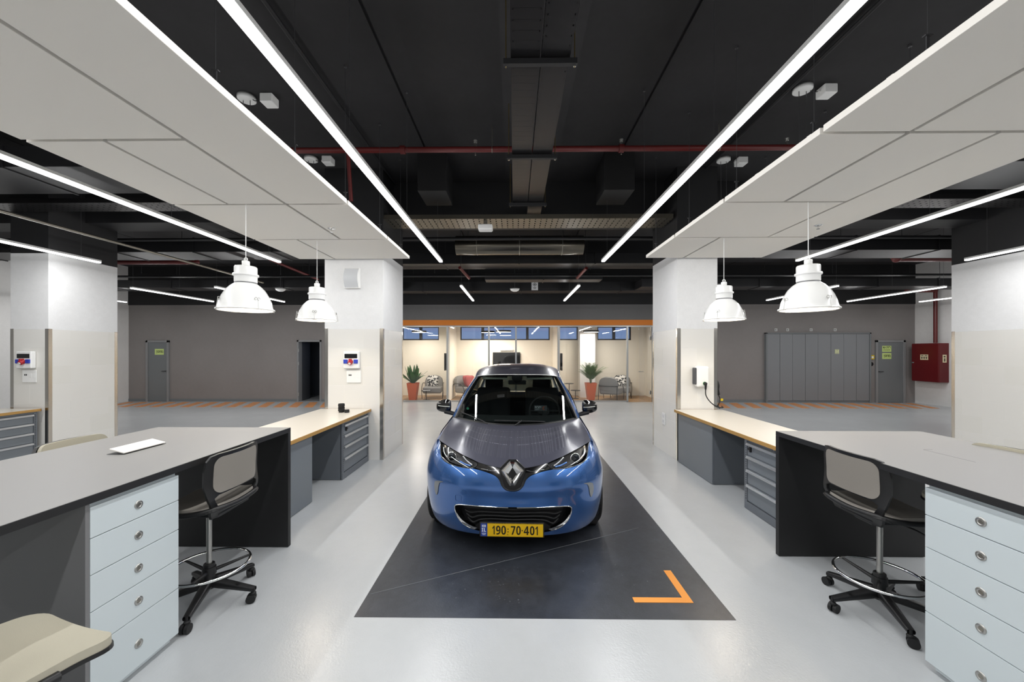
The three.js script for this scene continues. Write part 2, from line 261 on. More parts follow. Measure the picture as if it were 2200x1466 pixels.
{ const a = -1.64, b = -2.265, c = -2.84, d = -3.41, R = [-1.1, 0.2, 1.42, 2.63, 3.8, 5.0, 6.07];
  raft('white ceiling raft on the left with two pendants', [
    [b, a, R[2], R[4]], [b, a, R[0], R[2]], [d, b, R[1], R[3]], [d, b, R[0], R[1]], [c, b, R[3], R[4]], [d, c, R[3], R[4]],
    [b, a, R[4], R[5]], [d, b, R[4], R[5]], [c, a, R[5], R[6]], [d, c, R[5], R[6]]], [1, 2.2, 3.0, 3.9, 4.9, 5.8].flatMap(q => [[-1.72, q], [-3.3, q]]));
}
{ const a = 2.03, b = 2.625, c = 3.225, d = 3.845, R = [-1.1, 0.2, 1.4, 2.6, 3.8, 4.97, 6.06];
  raft('white ceiling raft on the right with two pendants', [
    [a, b, R[1], R[3]], [a, b, R[0], R[1]], [b, d, R[1], R[3]], [b, d, R[0], R[1]], [a, b, R[3], R[4]], [b, c, R[3], R[4]], [c, d, R[3], R[5]], [a, c, R[4], R[5]], [a, b, R[5], R[6]], [b, d, R[5], R[6]]], [1, 2.0, 2.75, 3.7, 4.7, 5.8].flatMap(q => [[2.11, q], [3.74, q]]));
}
// canopies and junction boxes on the slab above the rafts
for (const [x, d, lab, lab2] of [[-3.05, 4.36, 'white disc canopy on the black ceiling above the left raft, nearer one', 'white junction box beside the nearer left ceiling canopy'], [-3.05, 5.75, 'white disc canopy on the black ceiling above the left raft, farther one', 'white junction box beside the farther left ceiling canopy'], [3.16, 4.28, 'white disc canopy on the black ceiling above the right raft, nearer one', 'white junction box beside the nearer right ceiling canopy'], [3.14, 5.85, 'white disc canopy on the black ceiling above the right raft, farther one', 'white junction box beside the farther right ceiling canopy']]) {
  const t = thing('ceiling_canopy', lab, 'canopy', [x, CH - 0.045, -d], 0, 'lamp canopies above the rafts');
  mesh('disc', lathe([[0, 0], [0.085, 0], [0.095, 0.008], [0.095, 0.045], [0, 0.045]], 28), M.white, t);
  for (const k of [-0.04, 0.04]) mesh('rod', rod(V(k, 0, 0), V(k, -1.34, 0.02), 0.004, 6), M.wire, t);
  const b = thing('junction_box', lab2, 'box', [x + 0.26, CH - 0.1, -d], 0, 'junction boxes above the rafts');
  mesh('body', rb(-0.07, 0.07, 0, 0.1, -0.07, 0.07, 0.012, 2), M.white, b); mesh('gland', rod(V(-0.07, 0.05, 0), V(-0.1, 0.05, 0), 0.015, 10), M.white, b); mesh('cable', tube([V(-0.1, 0.05, 0), V(-0.14, 0.03, 0.03), V(-0.2, 0.07, 0)], 0.005, 12, 6), M.chairBlack, b);
}
for (const [x, d, l] of [[-2.17, 4.55, 'small sprinkler head in the left ceiling raft'], [3.5, 4.5, 'small sprinkler head in the right ceiling raft']]) {
  const t = thing('fire_sprinkler', l, 'sprinkler', [x, 3.175, -d], 0, 'sprinkler heads in the rafts');
  mesh('rosette', lathe([[0, 0.002], [0.04, 0.002], [0.042, -0.003], [0.018, -0.012], [0, -0.012]], 20), M.chrome, t); mesh('deflector', [cy(0.006, 0.006, 0.03, 0, -0.025, 0, 8), cy(0.018, 0.018, 0.003, 0, -0.042, 0, 12)], M.chrome, t);
}
// ---------------------------------------------------------------- industrial pendants
function pendant(label) {
  const t = thing('pendant_lamp', label, 'pendant lamp', [0, 2.12, 0], 0, 'white industrial pendants');
  mesh('shade', lathe([[0.236, 0.012], [0.232, 0.03], [0.222, 0.08], [0.2, 0.14], [0.168, 0.2], [0.13, 0.242], [0.095, 0.268], [0.088, 0.268], [0.125, 0.236], [0.162, 0.196], [0.194, 0.137], [0.216, 0.08], [0.227, 0.03], [0.23, 0.012]], 56), M.whiteGloss, t);
  mesh('rim', new THREE.TorusGeometry(0.24, 0.01, 10, 64).rotateX(Math.PI / 2).translate(0, 0.01, 0), M.whiteGloss, t);
  mesh('neck_gasket', cy(0.094, 0.094, 0.012, 0, 0.272, 0, 40), M.wire, t);
  mesh('gear_housing', lathe([[0, 0.277], [0.093, 0.277], [0.098, 0.283], [0.098, 0.338], [0.11, 0.342], [0.113, 0.35], [0.11, 0.36], [0.098, 0.364], [0.098, 0.425], [0.092, 0.436], [0.034, 0.44], [0, 0.44]], 48), M.whiteGloss, t);
  mesh('top_cap', lathe([[0, 0.438], [0.034, 0.438], [0.034, 0.488], [0.03, 0.493], [0, 0.493]], 28), M.whiteGloss, t);
  mesh('hook', new THREE.TorusGeometry(0.016, 0.004, 8, 24).translate(0, 0.51, 0), M.whiteGloss, t);
  mesh('cable', rod(V(0, 0.5, 0), V(0, 1.056, 0), 0.0035, 8), M.white, t);
  for (let k = 0; k < 4; k++) { const a = 0.55 + k * Math.PI / 2, c = Math.cos(a), s = Math.sin(a), P = (r, y, o = 0) => V(r * c - o * s, y, r * s + o * c); mesh('clip', [rod(P(0.252, 0.0), P(0.237, 0.1), 0.0022, 6), rod(P(0.252, 0.0, -0.03), P(0.252, 0.0, 0.03), 0.003, 6), tube([P(0.237, 0.1), P(0.232, 0.115, 0.014), P(0.228, 0.1, 0.024), P(0.231, 0.088, 0.014)], 0.0028, 14, 6, true), tube([P(0.237, 0.1), P(0.232, 0.115, -0.014), P(0.228, 0.1, -0.024), P(0.231, 0.088, -0.014)], 0.0028, 14, 6, true)], M.brushed, t); }
  mesh('lamp_glass', lathe([[0, 0.002], [0.12, 0.004], [0.228, 0.012]], 40), phys('frosted_glass', { color: 0xfff6ea, roughness: 0.5, transmission: 0.7, thickness: 0 }), t);
  mesh('bulb', new THREE.SphereGeometry(0.045, 20, 14).translate(0, 0.13, 0), M.glowWarm, t);
  const l = new THREE.PointLight(new THREE.Color(1, 0.93, 0.82), PENDANT_POWER, 0, 2); l.name = 'pendant_bulb'; l.position.set(0, 0.13, 0); l.shadow.radius = 2; l.castShadow = true; t.add(l);
  return t;
}
{ const p = pendant('white industrial pendant lamp under the left raft, the larger nearer one'); p.position.set(-2.66, 2.12, -3.79);
  dup(p, [-2.6, 2.12, -5.05], 0.9, 'white industrial pendant lamp under the left raft, beside the speaker column');
  dup(p, [2.86, 2.12, -3.8], 2.2, 'white industrial pendant lamp under the right raft, the larger nearer one');
  dup(p, [2.7, 2.12, -5.02], 2.9, 'white industrial pendant lamp under the right raft, beside the charger column'); }

// ---------------------------------------------------------------- counter desks with drawer units
const DH = 1.045, DT = 0.04;
function desk(name, sgn, xi, xo, d1, label) {   // xi: inner edge towards the bay, xo: outer edge
  const t = thing(name, label, 'desk', [(xi + xo) / 2, 0, -d1], 0, 'counter desks'), cx = (xi + xo) / 2, X = x => x - cx, d0 = -0.8;
  mesh('table_top', rb(X(Math.min(xi, xo)), X(Math.max(xi, xo)), DH - DT, DH - 0.0012, 0, d1 - d0, 0.002), M.deskBlack, t);
  mesh('laminate', rb(X(Math.min(xi, xo)) + 0.0015, X(Math.max(xi, xo)) - 0.0015, DH - 0.0012, DH, 0.0015, d1 - d0 - 0.0015, 0.0004), M.deskTop, t).userData.label = 'matt grey laminate surface';
  mesh('end_panel', rb(X(Math.min(xi, xo)), X(Math.max(xi, xo)), 0.004, DH - DT, 0, 0.04, 0.002), M.deskBlack, t);
  mesh('end_panel', rb(X(Math.min(xi, xo)), X(Math.max(xi, xo)), 0.004, DH - DT, d1 - d0 - 0.04, d1 - d0, 0.002), M.deskBlack, t);
  return t;
}
const deskL = desk('counter_desk', -1, -1.985, -3.175, 3.4, 'grey topped black counter desk left of the bay with a raised flap');
const deskR = desk('counter_desk', 1, 2.21, 3.42, 3.3, 'grey topped black counter desk right of the bay');
{ // cable flaps
  const f = mesh('cable_flap', rb(-0.05, 0.05, 0, 0.008, -0.15, 0.15, 0.002), M.panelWhite, deskL); f.position.set(-2.6 + 2.58, DH + 0.018, 3.4 - 2.64); f.rotation.z = -0.25; f.userData.label = 'raised white cable flap';
  const w = mesh('flap_opening', rb(-0.06, 0.06, 0, 0.0015, -0.15, 0.15, 0.0005), M.rubber, deskL); w.position.set(-2.605 + 2.58, DH, 3.4 - 2.64);
  const g = mesh('cable_flap', [bx(-0.06, 0.0, 0, 0.0008, -0.152, -0.15), bx(-0.0615, -0.06, 0, 0.0008, -0.15, 0.15)], M.deskGrey, deskR); g.position.set(2.86 - 2.815, DH, 3.3 - 2.53); g.userData.label = 'thin slot of the closed cable flap';
}
function drawerUnit(sgn, xf, dn, df, label) {   // front face at xf facing the bay
  const t = thing('drawer_unit', label, 'drawer unit', [xf, 0, -(dn + df) / 2], 0, 'pale drawer units under the desks'), w = df - dn, back = sgn * 1.14, T0 = DH - DT - 0.002;
  const B = (a, b, y0, y1, z0, z1, r) => rb(Math.min(a, b), Math.max(a, b), y0, y1, z0, z1, r);
  mesh('carcass', B(sgn * 0.022, back, 0.045, T0, -w / 2, w / 2 - 0.02, 0.001), M.drawerWhite, t);
  mesh('side_panel', B(sgn * 0.0, back, 0.004, T0, w / 2 - 0.019, w / 2, 0.001), M.deskGrey, t);
  mesh('plinth', B(sgn * 0.035, back, 0.004, 0.044, -w / 2 + 0.02, w / 2 - 0.02, 0.001), M.drawerWhite, t);
  const ys = [0.042, 0.312, 0.485, 0.66, 0.834, 0.985];
  for (let i = 0; i < 5; i++) {
    const dr = mesh('drawer', B(0, sgn * 0.019, ys[i] + 0.002, ys[i + 1] - 0.002, -w / 2, w / 2 - 0.021, 0.0015), M.drawerWhite, t);
    const y = i ? (ys[i] + ys[i + 1]) / 2 - 0.005 : 0.165;
    const k = mesh('ring_pull', [lathe([[0.0, 0.001], [0.011, 0.0012], [0.0125, 0.004], [0.016, 0.005], [0.0215, 0.0035], [0.0225, 0.0]], 28).rotateZ(sgn > 0 ? Math.PI / 2 : -Math.PI / 2)], M.brushed, dr); k.position.set(-sgn * 0.0005, y, -0.005);
    mesh('pull_recess', [lathe([[0, 0.0018], [0.0095, 0.002], [0.0105, 0.001]], 20).rotateZ(sgn > 0 ? Math.PI / 2 : -Math.PI / 2).translate(-sgn * 0.0012, y, -0.005)], M.zinc, dr);
  }
  return t;
}
drawerUnit(-1, -2.0, 1.775, 2.275, 'pale grey five drawer unit under the left desk');
drawerUnit(1, 2.228, 1.61, 2.125, 'pale grey five drawer unit under the right desk');

// ---------------------------------------------------------------- workbenches
function drawerCabinet(name, sgn, xf, dn, df, label, lockNear) {
  const t = thing(name, label, 'drawer cabinet', [xf, 0, -(dn + df) / 2], 0, 'slate steel drawer cabinets'), w = df - dn, H = 0.765;
  const B = (a, b, y0, y1, z0, z1, r = 0.002) => rb(Math.min(a, b), Math.max(a, b), y0, y1, z0, z1, r);
  mesh('carcass', [B(sgn * 0.02, sgn * 0.66, 0.004, H, -w / 2, w / 2), B(0, sgn * 0.03, 0.004, 0.085, -w / 2, w / 2), B(0, sgn * 0.03, H - 0.022, H, -w / 2, w / 2), B(0, sgn * 0.03, 0.085, H - 0.022, -w / 2, -w / 2 + 0.045), B(0, sgn * 0.03, 0.085, H - 0.022, w / 2 - 0.045, w / 2)], M.cabinet, t);
  const slots = []; for (let y = 0.11; y < H - 0.05; y += 0.025) for (const z of [-w / 2 + 0.028, w / 2 - 0.028]) slots.push(B(-sgn * 0.0006, sgn * 0.004, y, y + 0.012, z - 0.006, z + 0.006, 0.0003));
  const s = mesh('slot_strip', slots, M.rubber, t); s.userData.kind = 'stuff';
  const ys = [0.095, 0.285, 0.445, 0.592, 0.735];
  for (let i = 0; i < 4; i++) {
    const dr = mesh('drawer', B(sgn * 0.006, sgn * 0.022, ys[i] + 0.003, ys[i + 1] - 0.003, -w / 2 + 0.05, w / 2 - 0.05), M.drawerSteel, t);
    mesh('handle', [B(-sgn * 0.016, sgn * 0.008, ys[i + 1] - 0.03, ys[i + 1] - 0.006, -w / 2 + 0.05, w / 2 - 0.05, 0.006), B(-sgn * 0.018, -sgn * 0.01, ys[i + 1] - 0.036, ys[i + 1] - 0.02, -w / 2 + 0.05, w / 2 - 0.05, 0.003)], M.handleAlu, dr);
    if (i === 3) { const z = lockNear * (w / 2 - 0.11); mesh('lock', [B(-sgn * 0.012, sgn * 0.01, ys[i] + 0.045, ys[i] + 0.1, z - 0.012, z + 0.012, 0.003), B(-sgn * 0.016, -sgn * 0.01, ys[i] + 0.065, ys[i] + 0.09, z - 0.025, z + 0.01, 0.002)], M.rubber, dr); }
  }
  mesh('key_lock', new THREE.CylinderGeometry(0.009, 0.009, 0.01, 14).rotateZ(Math.PI / 2).translate(-sgn * 0.002, H - 0.011, 0.04), M.brushed, t);
  return t;
}
function bench(sgn, xf, xb, dn, df, label) {
  const t = thing('workbench', label, 'workbench', [(xf + xb) / 2, 0, -(dn + df) / 2], 0, 'cream topped workbenches'), cx = (xf + xb) / 2, cz = -(dn + df) / 2, H = 0.81;
  const x0 = Math.min(xf, xb) - cx, x1 = Math.max(xf, xb) - cx, z0 = -df - cz, z1 = -dn - cz;
  mesh('worktop', rb(x0 + 0.006, x1 - 0.006, H - 0.04, H, z0 + 0.006, z1 - 0.006, 0.001), M.benchTop, t);
  const xe = sgn > 0 ? x0 : x1; mesh('beech_edging', [rb(Math.min(xe, xe + sgn * 0.006), Math.max(xe, xe + sgn * 0.006), H - 0.0405, H - 0.0005, z0, z1, 0.001), rb(x0, x1, H - 0.0405, H - 0.0005, z0, z0 + 0.006, 0.001), rb(x0, x1, H - 0.0405, H - 0.0005, z1 - 0.006, z1, 0.001)], M.beech, t);
  mesh('back_panel', bx(-sgn * -(x1 - x0) / 2 - sgn * 0.03 - 0.008, sgn * (x1 - x0) / 2 - sgn * 0.03 + 0.008, 0.1, H - 0.05, z0 + 0.02, z1 - 0.02), M.cabinet, t);
  return t;
}
bench(-1, -2.265, -3.07, 3.46, 6.07, 'cream topped workbench left of the car with a black lens on it');
bench(1, 2.49, 3.24, 3.36, 6.07, 'cream topped workbench right of the car under the charging box');
drawerCabinet('drawer_cabinet', -1, -2.295, 5.12, 6.04, 'slate steel drawer cabinet at the foot of the speaker column', 1);
drawerCabinet('drawer_cabinet', 1, 2.525, 3.37, 4.28, 'slate steel drawer cabinet beside the black end of the right desk', -1);
function doorCabinet(sgn, xf, dn, df, label) { const t = thing('door_cabinet', label, 'cabinet', [xf, 0, -(dn + df) / 2], 0, 'slate door cabinets'), w = df - dn, B = (a, b, ...r) => rb(Math.min(a, b), Math.max(a, b), ...r);
  mesh('carcass', B(sgn * 0.022, sgn * 0.66, 0.004, 0.765, -w / 2, w / 2, 0.002), M.cabinet, t); mesh('door', B(0, sgn * 0.02, 0.006, 0.75, -w / 2 + 0.002, w / 2 - 0.002, 0.002), M.drawerSteel, t); return t; }
doorCabinet(-1, -2.31, 3.5, 4.38, 'plain slate steel cabinet between left desk and knee space');
doorCabinet(1, 2.54, 5.0, 6.04, 'plain slate steel cabinet at the foot of the charger column');
// far bench beside the far left column, and its drawers; a like one on the far right
bench(-1, -7.52, -8.3, 3.4, 6.05, 'cream topped workbench at the far left edge of the picture');
drawerCabinet('drawer_cabinet', -1, -7.55, 5.1, 6.02, 'slate steel drawer cabinet at the far left edge of the picture', 1);
bench(1, 8.2, 8.95, 3.4, 6.05, 'cream topped workbench at the far right edge of the picture');
drawerCabinet('drawer_cabinet', 1, 8.23, 5.1, 6.02, 'slate steel drawer cabinet at the far right edge of the picture', -1);
{ // camera lens and cap standing on the left bench
  const l = thing('camera_lens', 'black camera lens standing on the left workbench', 'camera lens', [-2.58, 0.81, -5.72]);
  mesh('barrel', lathe([[0, 0], [0.036, 0], [0.038, 0.004], [0.038, 0.02], [0.044, 0.026], [0.044, 0.05], [0.041, 0.053], [0.041, 0.085], [0.045, 0.09], [0.045, 0.125], [0.042, 0.13], [0.04, 0.13], [0.036, 0.124], [0, 0.12]], 32), M.rubber, l);
  for (const y of [0.034, 0.067, 0.104]) { const g = []; for (let i = 0; i < 32; i++) { const a = i / 32 * Math.PI * 2; g.push(bx(-0.0018, 0.0018, y - 0.01, y + 0.01, -0.0015, 0.0015).translate(0.0445 * Math.cos(a), 0, 0.0445 * Math.sin(a))); } mesh('grip_ring', g, M.chairBlack, l); }
  const c = thing('lens_cap', 'small black lens cap lying beside the lens', 'lens cap', [-2.49, 0.81, -5.7]); mesh('cap', lathe([[0, 0], [0.034, 0], [0.036, 0.003], [0.036, 0.042], [0.033, 0.045], [0, 0.045]], 28), M.chairBlack, c); mesh('ridge', new THREE.TorusGeometry(0.036, 0.002, 6, 28).rotateX(Math.PI / 2).translate(0, 0.03, 0), M.rubber, c);
}
// ---------------------------------------------------------------- drafting stools (seat faces local +x)
function stool(label, pos, turn, padMat = M.chairPad, full = padMat !== M.chairPad) {
  const t = thing('drafting_stool', label, 'stool', pos, turn, 'black drafting stools');
  for (let k = 0; k < 5; k++) {
    const a = Math.PI + k * Math.PI * 2 / 5, c = Math.cos(a), s = Math.sin(a), P = (r, y, o = 0) => V(r * c - o * s, y, r * s + o * c);
    const arm = mesh('base_arm', loft((u, v) => { const q = u * Math.PI * 2, r = lerp(0.03, 0.315, v), hw = lerp(0.032, 0.02, v), hh = lerp(0.03, 0.014, v), y = lerp(0.135, 0.088, v); return P(r, y + hh * Math.sign(Math.sin(q)) * Math.abs(Math.sin(q)) ** 0.6, hw * Math.sign(Math.cos(q)) * Math.abs(Math.cos(q)) ** 0.6); }, 16, 8, P(0.17, 0.11)), M.chairBlack, t);
    const w = k * 1.3 + 0.4, wc = Math.cos(w), ws = Math.sin(w), C = P(0.305, 0.029), g = [rod(P(0.305, 0.055), P(0.305, 0.1), 0.011, 10), new THREE.SphereGeometry(0.019, 12, 8).scale(1, 0.8, 1).translate(C.x, 0.06, C.z)];
    for (const q of [-1, 1]) g.push(new THREE.CylinderGeometry(0.029, 0.029, 0.019, 20).rotateX(Math.PI / 2).translate(0.012, 0, q * 0.014).rotateY(w).translate(C.x, 0.029, C.z));
    mesh('castor', g, M.rubber, arm);
  }
  mesh('hub', lathe([[0, 0.1], [0.045, 0.1], [0.05, 0.112], [0.05, 0.15], [0.034, 0.165], [0.034, 0.26], [0.03, 0.265], [0, 0.265]], 24), M.chairBlack, t);
  mesh('gas_column', cy(0.0165, 0.0165, 0.36, 0, 0.43, 0, 20), M.brushed, t);
  const ring = mesh('foot_ring', new THREE.TorusGeometry(0.235, 0.0095, 12, 64).rotateX(Math.PI / 2).translate(0, 0.245, 0), M.chrome, t);
  { const g = [cy(0.04, 0.042, 0.05, 0, 0.215, 0, 20)]; for (let k = 0; k < 3; k++) { const a = 0.3 + k * Math.PI * 2 / 3; g.push(rod(V(0.03 * Math.cos(a), 0.21, 0.03 * Math.sin(a)), V(0.232 * Math.cos(a), 0.24, 0.232 * Math.sin(a)), 0.013, 8, 0.008)); } mesh('ring_bracket', g, M.chairBlack, ring); }
  mesh('tilt_mechanism', [rb(-0.11, 0.13, 0.6, 0.645, -0.07, 0.07, 0.012, 2), rb(-0.16, 0.2, 0.64, 0.655, -0.12, 0.12, 0.006)], M.chairBlack, t);
  mesh('height_lever', tube([V(0.05, 0.62, 0.06), V(0.08, 0.61, 0.16), V(0.1, 0.59, 0.22), V(0.12, 0.575, 0.26)], 0.006, 14, 8), M.chairBlack, t);
  const seatMap = y0 => (x, z) => V(x, y0 + 0.02 * (z / 0.23) ** 2 - 0.014 * sm(0.1, 0.25, x) + 0.035 * sm(-0.1, -0.23, x), z);
  const so = V(0, -1, 0);
  mesh('seat_shell', sheet(roundPoly(0.46, 0.475, 0.07, 0.018, 0), seatMap(0.672), 0.03, { out: so, thick: 0.014 }), M.chairBlack, t);
  mesh('seat_pad', sheet(roundPoly(0.43, 0.46, 0.068, 0.03, 0), seatMap(0.7), 0.03, { out: so, thick: 0.03 }), padMat, t);
  const backMap = off => (z, y) => V(-0.205 - 0.06 * (y - 0.66) + 0.9 * z * z * sm(0.62, 0.9, y) - off - 0.05 * sm(0.76, 0.64, y) * -1, y, z), bo = V(5, 0.8, 0), half = s => [[0, 0.63], [s * 0.17, 0.635], [s * 0.205, 0.7], [s * 0.232, 0.77], [s * 0.248, 0.86], [s * 0.25, 0.96], [s * 0.24, 1.02], [s * 0.216, 1.05], [s * 0.17, 1.06], [0, 1.062], [0, 0.8], [s * 0.165, 0.795], [s * 0.195, 0.78], [s * 0.19, 0.755], [s * 0.16, 0.715], [s * 0.13, 0.7], [0, 0.7]];
  mesh('seat_rim', tube([V(0.08, 0.684, -0.24), V(-0.06, 0.69, -0.238), V(-0.15, 0.705, -0.222), V(-0.205, 0.712, -0.17), V(-0.215, 0.7, 0), V(-0.205, 0.712, 0.17), V(-0.15, 0.705, 0.222), V(-0.06, 0.69, 0.238), V(0.08, 0.684, 0.24)], 0.017, 50, 10), M.chairBlack, t);
  mesh('back_shell', [sheet(half(1), backMap(0), 0.03, { out: bo, thick: 0.018 }), sheet(half(-1), backMap(0), 0.03, { out: bo, thick: 0.018 })], M.chairBlack, t);
  const pad = roundPoly(0.4, 0.232, 0.055, 0, 0.922), pad2 = full ? roundPoly(0.475, 0.268, 0.058, 0, 0.93) : roundPoly(0.43, 0.225, 0.05, 0, 0.915);
  mesh('back_cover', sheet(pad, backMap(0.003), 0.03, { out: bo, thick: 0.004 }), padMat, t).userData.label = 'taupe panel on the rear of the backrest';
  mesh('back_pad', sheet(pad2, backMap(-0.033), 0.03, { out: bo, thick: 0.018 }), padMat, t);
  return t;
}
stool('black drafting stool pushed under the left desk, right of the pale drawers', [-2.1, 0, -2.63], Math.PI);
stool('black drafting stool pushed under the right desk, left of the pale drawers', [2.4, 0, -2.57], 0);
stool('drafting stool behind the left desk, only its backrest top showing', [-3.14, 0, -2.85], 0.04, M.seatPad);
stool('drafting stool behind the right desk, only its backrest top showing', [3.17, 0, -2.62], Math.PI, M.seatPad);
stool('beige seated stool in the near left corner of the picture', [-1.705, 0, -1.2], 1.3, M.seatPad);
// ---------------------------------------------------------------- the car: s runs back from the nose (local z = -s)
function buildCar() {
  const car = thing('electric_car', 'blue compact electric car with dark film covered bonnet in the dark bay', 'car', [-0.019, 0, -3.17], -0.025);
  const blue = phys('blue_metallic_paint', { color: new THREE.Color(0x3f6cae), roughness: 0.26, metalness: 0.66, clearcoat: 1, clearcoatRoughness: 0.03 });
  const gloss = phys('gloss_black', { color: 0x08080a, roughness: 0.12, clearcoat: 1, clearcoatRoughness: 0.03 });
  const matte = std('matt_black_plastic', 0x131315, 0.6), trimGrey = std('grey_pillar_trim', 0x3c3b3a, 0.5), inner = std('dark_interior', 0x1a1b1d, 0.7), seatCloth = std('dark_seat_cloth', 0x26272a, 0.85), lining = std('pale_headlining', 0x8f9588, 0.85);
  const film = phys('dark_solar_film', { color: 0xffffff, roughness: 0.42, metalness: 0.3, clearcoat: 0.7, clearcoatRoughness: 0.22, map: canvasTex(1024, 1024, (c, w, h) => {
    c.fillStyle = '#444553'; c.fillRect(0, 0, w, h); seed = 91;
    for (let i = 0; i < 34; i++) { c.fillStyle = i % 3 ? '#454653' : '#41424f'; c.fillRect(w * (0.14 + i * 0.0212), h * 0.2, w * 0.0205, h * 0.68); c.fillStyle = '#5a5b68'; c.fillRect(w * (0.14 + i * 0.0212), h * 0.2, 2, h * 0.68); }
    c.fillStyle = '#444553'; c.fillRect(w * 0.495, 0, w * 0.01, h);
    for (const y of [0.26, 0.45, 0.64]) for (let x = 0.17; x < 0.84; x += 0.006) if (rnd() > 0.35 && Math.abs(x - 0.5) > 0.012) { c.fillStyle = rnd() > 0.6 ? '#e2e2ea' : '#a8a8b4'; c.fillRect(w * x, h * (y + 0.012 * Math.abs(x - 0.5)), w * 0.004, 5); }
  }) });
  { const n = 256, d = new Uint8Array(n * n * 4), g = noiseGrid(n, 9, 401); for (let y = 0; y < n; y++) for (let x = 0; x < n; x++) { const u = x / n, v = y / n, rib = u > 0.14 && u < 0.86 && v > 0.12 && v < 0.8 ? 0.5 + 0.5 * Math.sin(u * 2 * Math.PI / 0.0212) : 0.5; const q = 255 * (0.25 * rib + 0.75 * g[y * n + x]), i = 4 * (y * n + x); d[i] = d[i + 1] = d[i + 2] = q; d[i + 3] = 255; } const b = new THREE.DataTexture(d, n, n); b.magFilter = THREE.LinearFilter; b.needsUpdate = true; film.bumpMap = b; film.bumpScale = 0.004; }
  const roofFilm = phys('dark_roof_film', { color: 0x3b3c47, roughness: 0.3, metalness: 0.25, clearcoat: 0.8, clearcoatRoughness: 0.1 });
  const screenGlass = phys('windscreen_glass', { color: new THREE.Color(0.42, 0.47, 0.46), roughness: 0.01, transmission: 1, thickness: 0, ior: 1.52 });
  const privacy = phys('dark_side_glass', { color: new THREE.Color(0.1, 0.12, 0.12), roughness: 0.01, transmission: 1, thickness: 0, ior: 1.52 });
  // --- plan outline and height profiles of the shell
  const YT = [0.12, 0.17, 0.22, 0.30, 0.40, 0.50, 0.60, 0.70, 0.78, 0.85, 0.92, 1.0, 1.06], WT = [0.79, 0.815, 0.83, 0.846, 0.858, 0.862, 0.858, 0.842, 0.820, 0.786, 0.752, 0.728, 0.71], NT = [0.09, 0.062, 0.046, 0.034, 0.026, 0.016, 0.0, 0.026, 0.065, 0.125, 0.20, 0.24, 0.26];
  const herm = (xs, ys, x) => { const n = xs.length; x = Math.min(xs[n - 1], Math.max(xs[0], x)); let i = 0; while (i < n - 2 && x > xs[i + 1]) i++; const d = k => (ys[k + 1] - ys[k]) / (xs[k + 1] - xs[k]), m = k => k === 0 ? d(0) : k === n - 1 ? d(n - 2) : (d(k - 1) + d(k)) / 2, h = xs[i + 1] - xs[i], t = (x - xs[i]) / h; return (2 * t ** 3 - 3 * t * t + 1) * ys[i] + (t ** 3 - 2 * t * t + t) * h * m(i) + (-2 * t ** 3 + 3 * t * t) * ys[i + 1] + (t ** 3 - t * t) * h * m(i + 1); };
  const Wd = y => herm(YT, WT, y), Ns = y => herm(YT, NT, y), L = 0.70, LEN = 4.08, LR = 0.5;
  const K = 1500, lx = [0], ls = [0], la = [0];
  for (let i = 1; i <= K; i++) { const q = i / K * Math.PI / 2; lx.push(Math.sin(q) ** (2 / 2.5)); ls.push(1 - Math.cos(q) ** (2 / 2.1)); la.push(la[i - 1] + Math.hypot((lx[i] - lx[i - 1]) * 0.85, (ls[i] - ls[i - 1]) * L)); }
  const find = (arr, v) => { let lo = 0, hi = K; while (hi - lo > 1) { const m = (lo + hi) >> 1; arr[m] <= v ? lo = m : hi = m; } return [lo, arr[hi] === arr[lo] ? 0 : (v - arr[lo]) / (arr[hi] - arr[lo])]; };
  const A1 = la[K], SIDE = LEN - L - LR, A2 = A1 + SIDE, A3 = A2 + A1;
  const plan = a => { if (a <= A1) { const [i, t] = find(la, Math.abs(a)); return [Math.sign(a || 1) * lerp(lx[i], lx[i + 1] ?? 1, t), L * lerp(ls[i], ls[i + 1] ?? 1, t)]; } if (a <= A2) return [1, L + a - A1]; const [i, t] = find(la, Math.max(0, A3 - a)); return [lerp(lx[i], lx[i + 1] ?? 1, t), LEN - LR * lerp(ls[i], ls[i + 1] ?? 1, t)]; };
  const shell = (a, y, side = 1, off = 0) => { const [xn, s] = plan(a), w = Wd(y) * (1 - 0.05 * sm(2.6, 4.1, s)); return V(side * (w * xn + off * Math.abs(xn)), y, -(s + Ns(y) * (1 - sm(0.7, 1.6, s)) - 0.5 * Ns(y) * sm(3.4, 4, s)) + off * (1 - sm(0.3, 0.7, s))); };
  const aOfX = (x, y) => { const [i, t] = find(lx, Math.min(0.99999, x / Wd(y))); return lerp(la[i], la[i + 1], t); };
  const aOfS = s => { if (s <= L) { const [i, t] = find(ls, s / L); return lerp(la[i], la[i + 1], t); } if (s <= LEN - LR) return A1 + s - L; const [i, t] = find(ls, (LEN - s) / LR); return A3 - lerp(la[i], la[i + 1], t); };
  const dense = (pts, step = 0.02) => { const r = []; for (let i = 0; i + 1 < pts.length; i++) { const k = Math.max(1, Math.ceil(Math.hypot(pts[i][0] - pts[i + 1][0], pts[i][1] - pts[i + 1][1]) / step)); for (let j = 0; j < k; j++) r.push([lerp(pts[i][0], pts[i + 1][0], j / k), lerp(pts[i][1], pts[i + 1][1], j / k)]); } r.push(pts[pts.length - 1]); return r; };
  const smooth = pts => new THREE.CatmullRomCurve3(pts.map(p => V(p[0], p[1], 0)), false, 'centripetal').getPoints(pts.length * 5).map(p => [p.x, p.y]);
  const ax = pts => dense(pts).map(([x, y]) => [aOfX(x, y), y]);
  const centre = V(0, 0.6, -2);
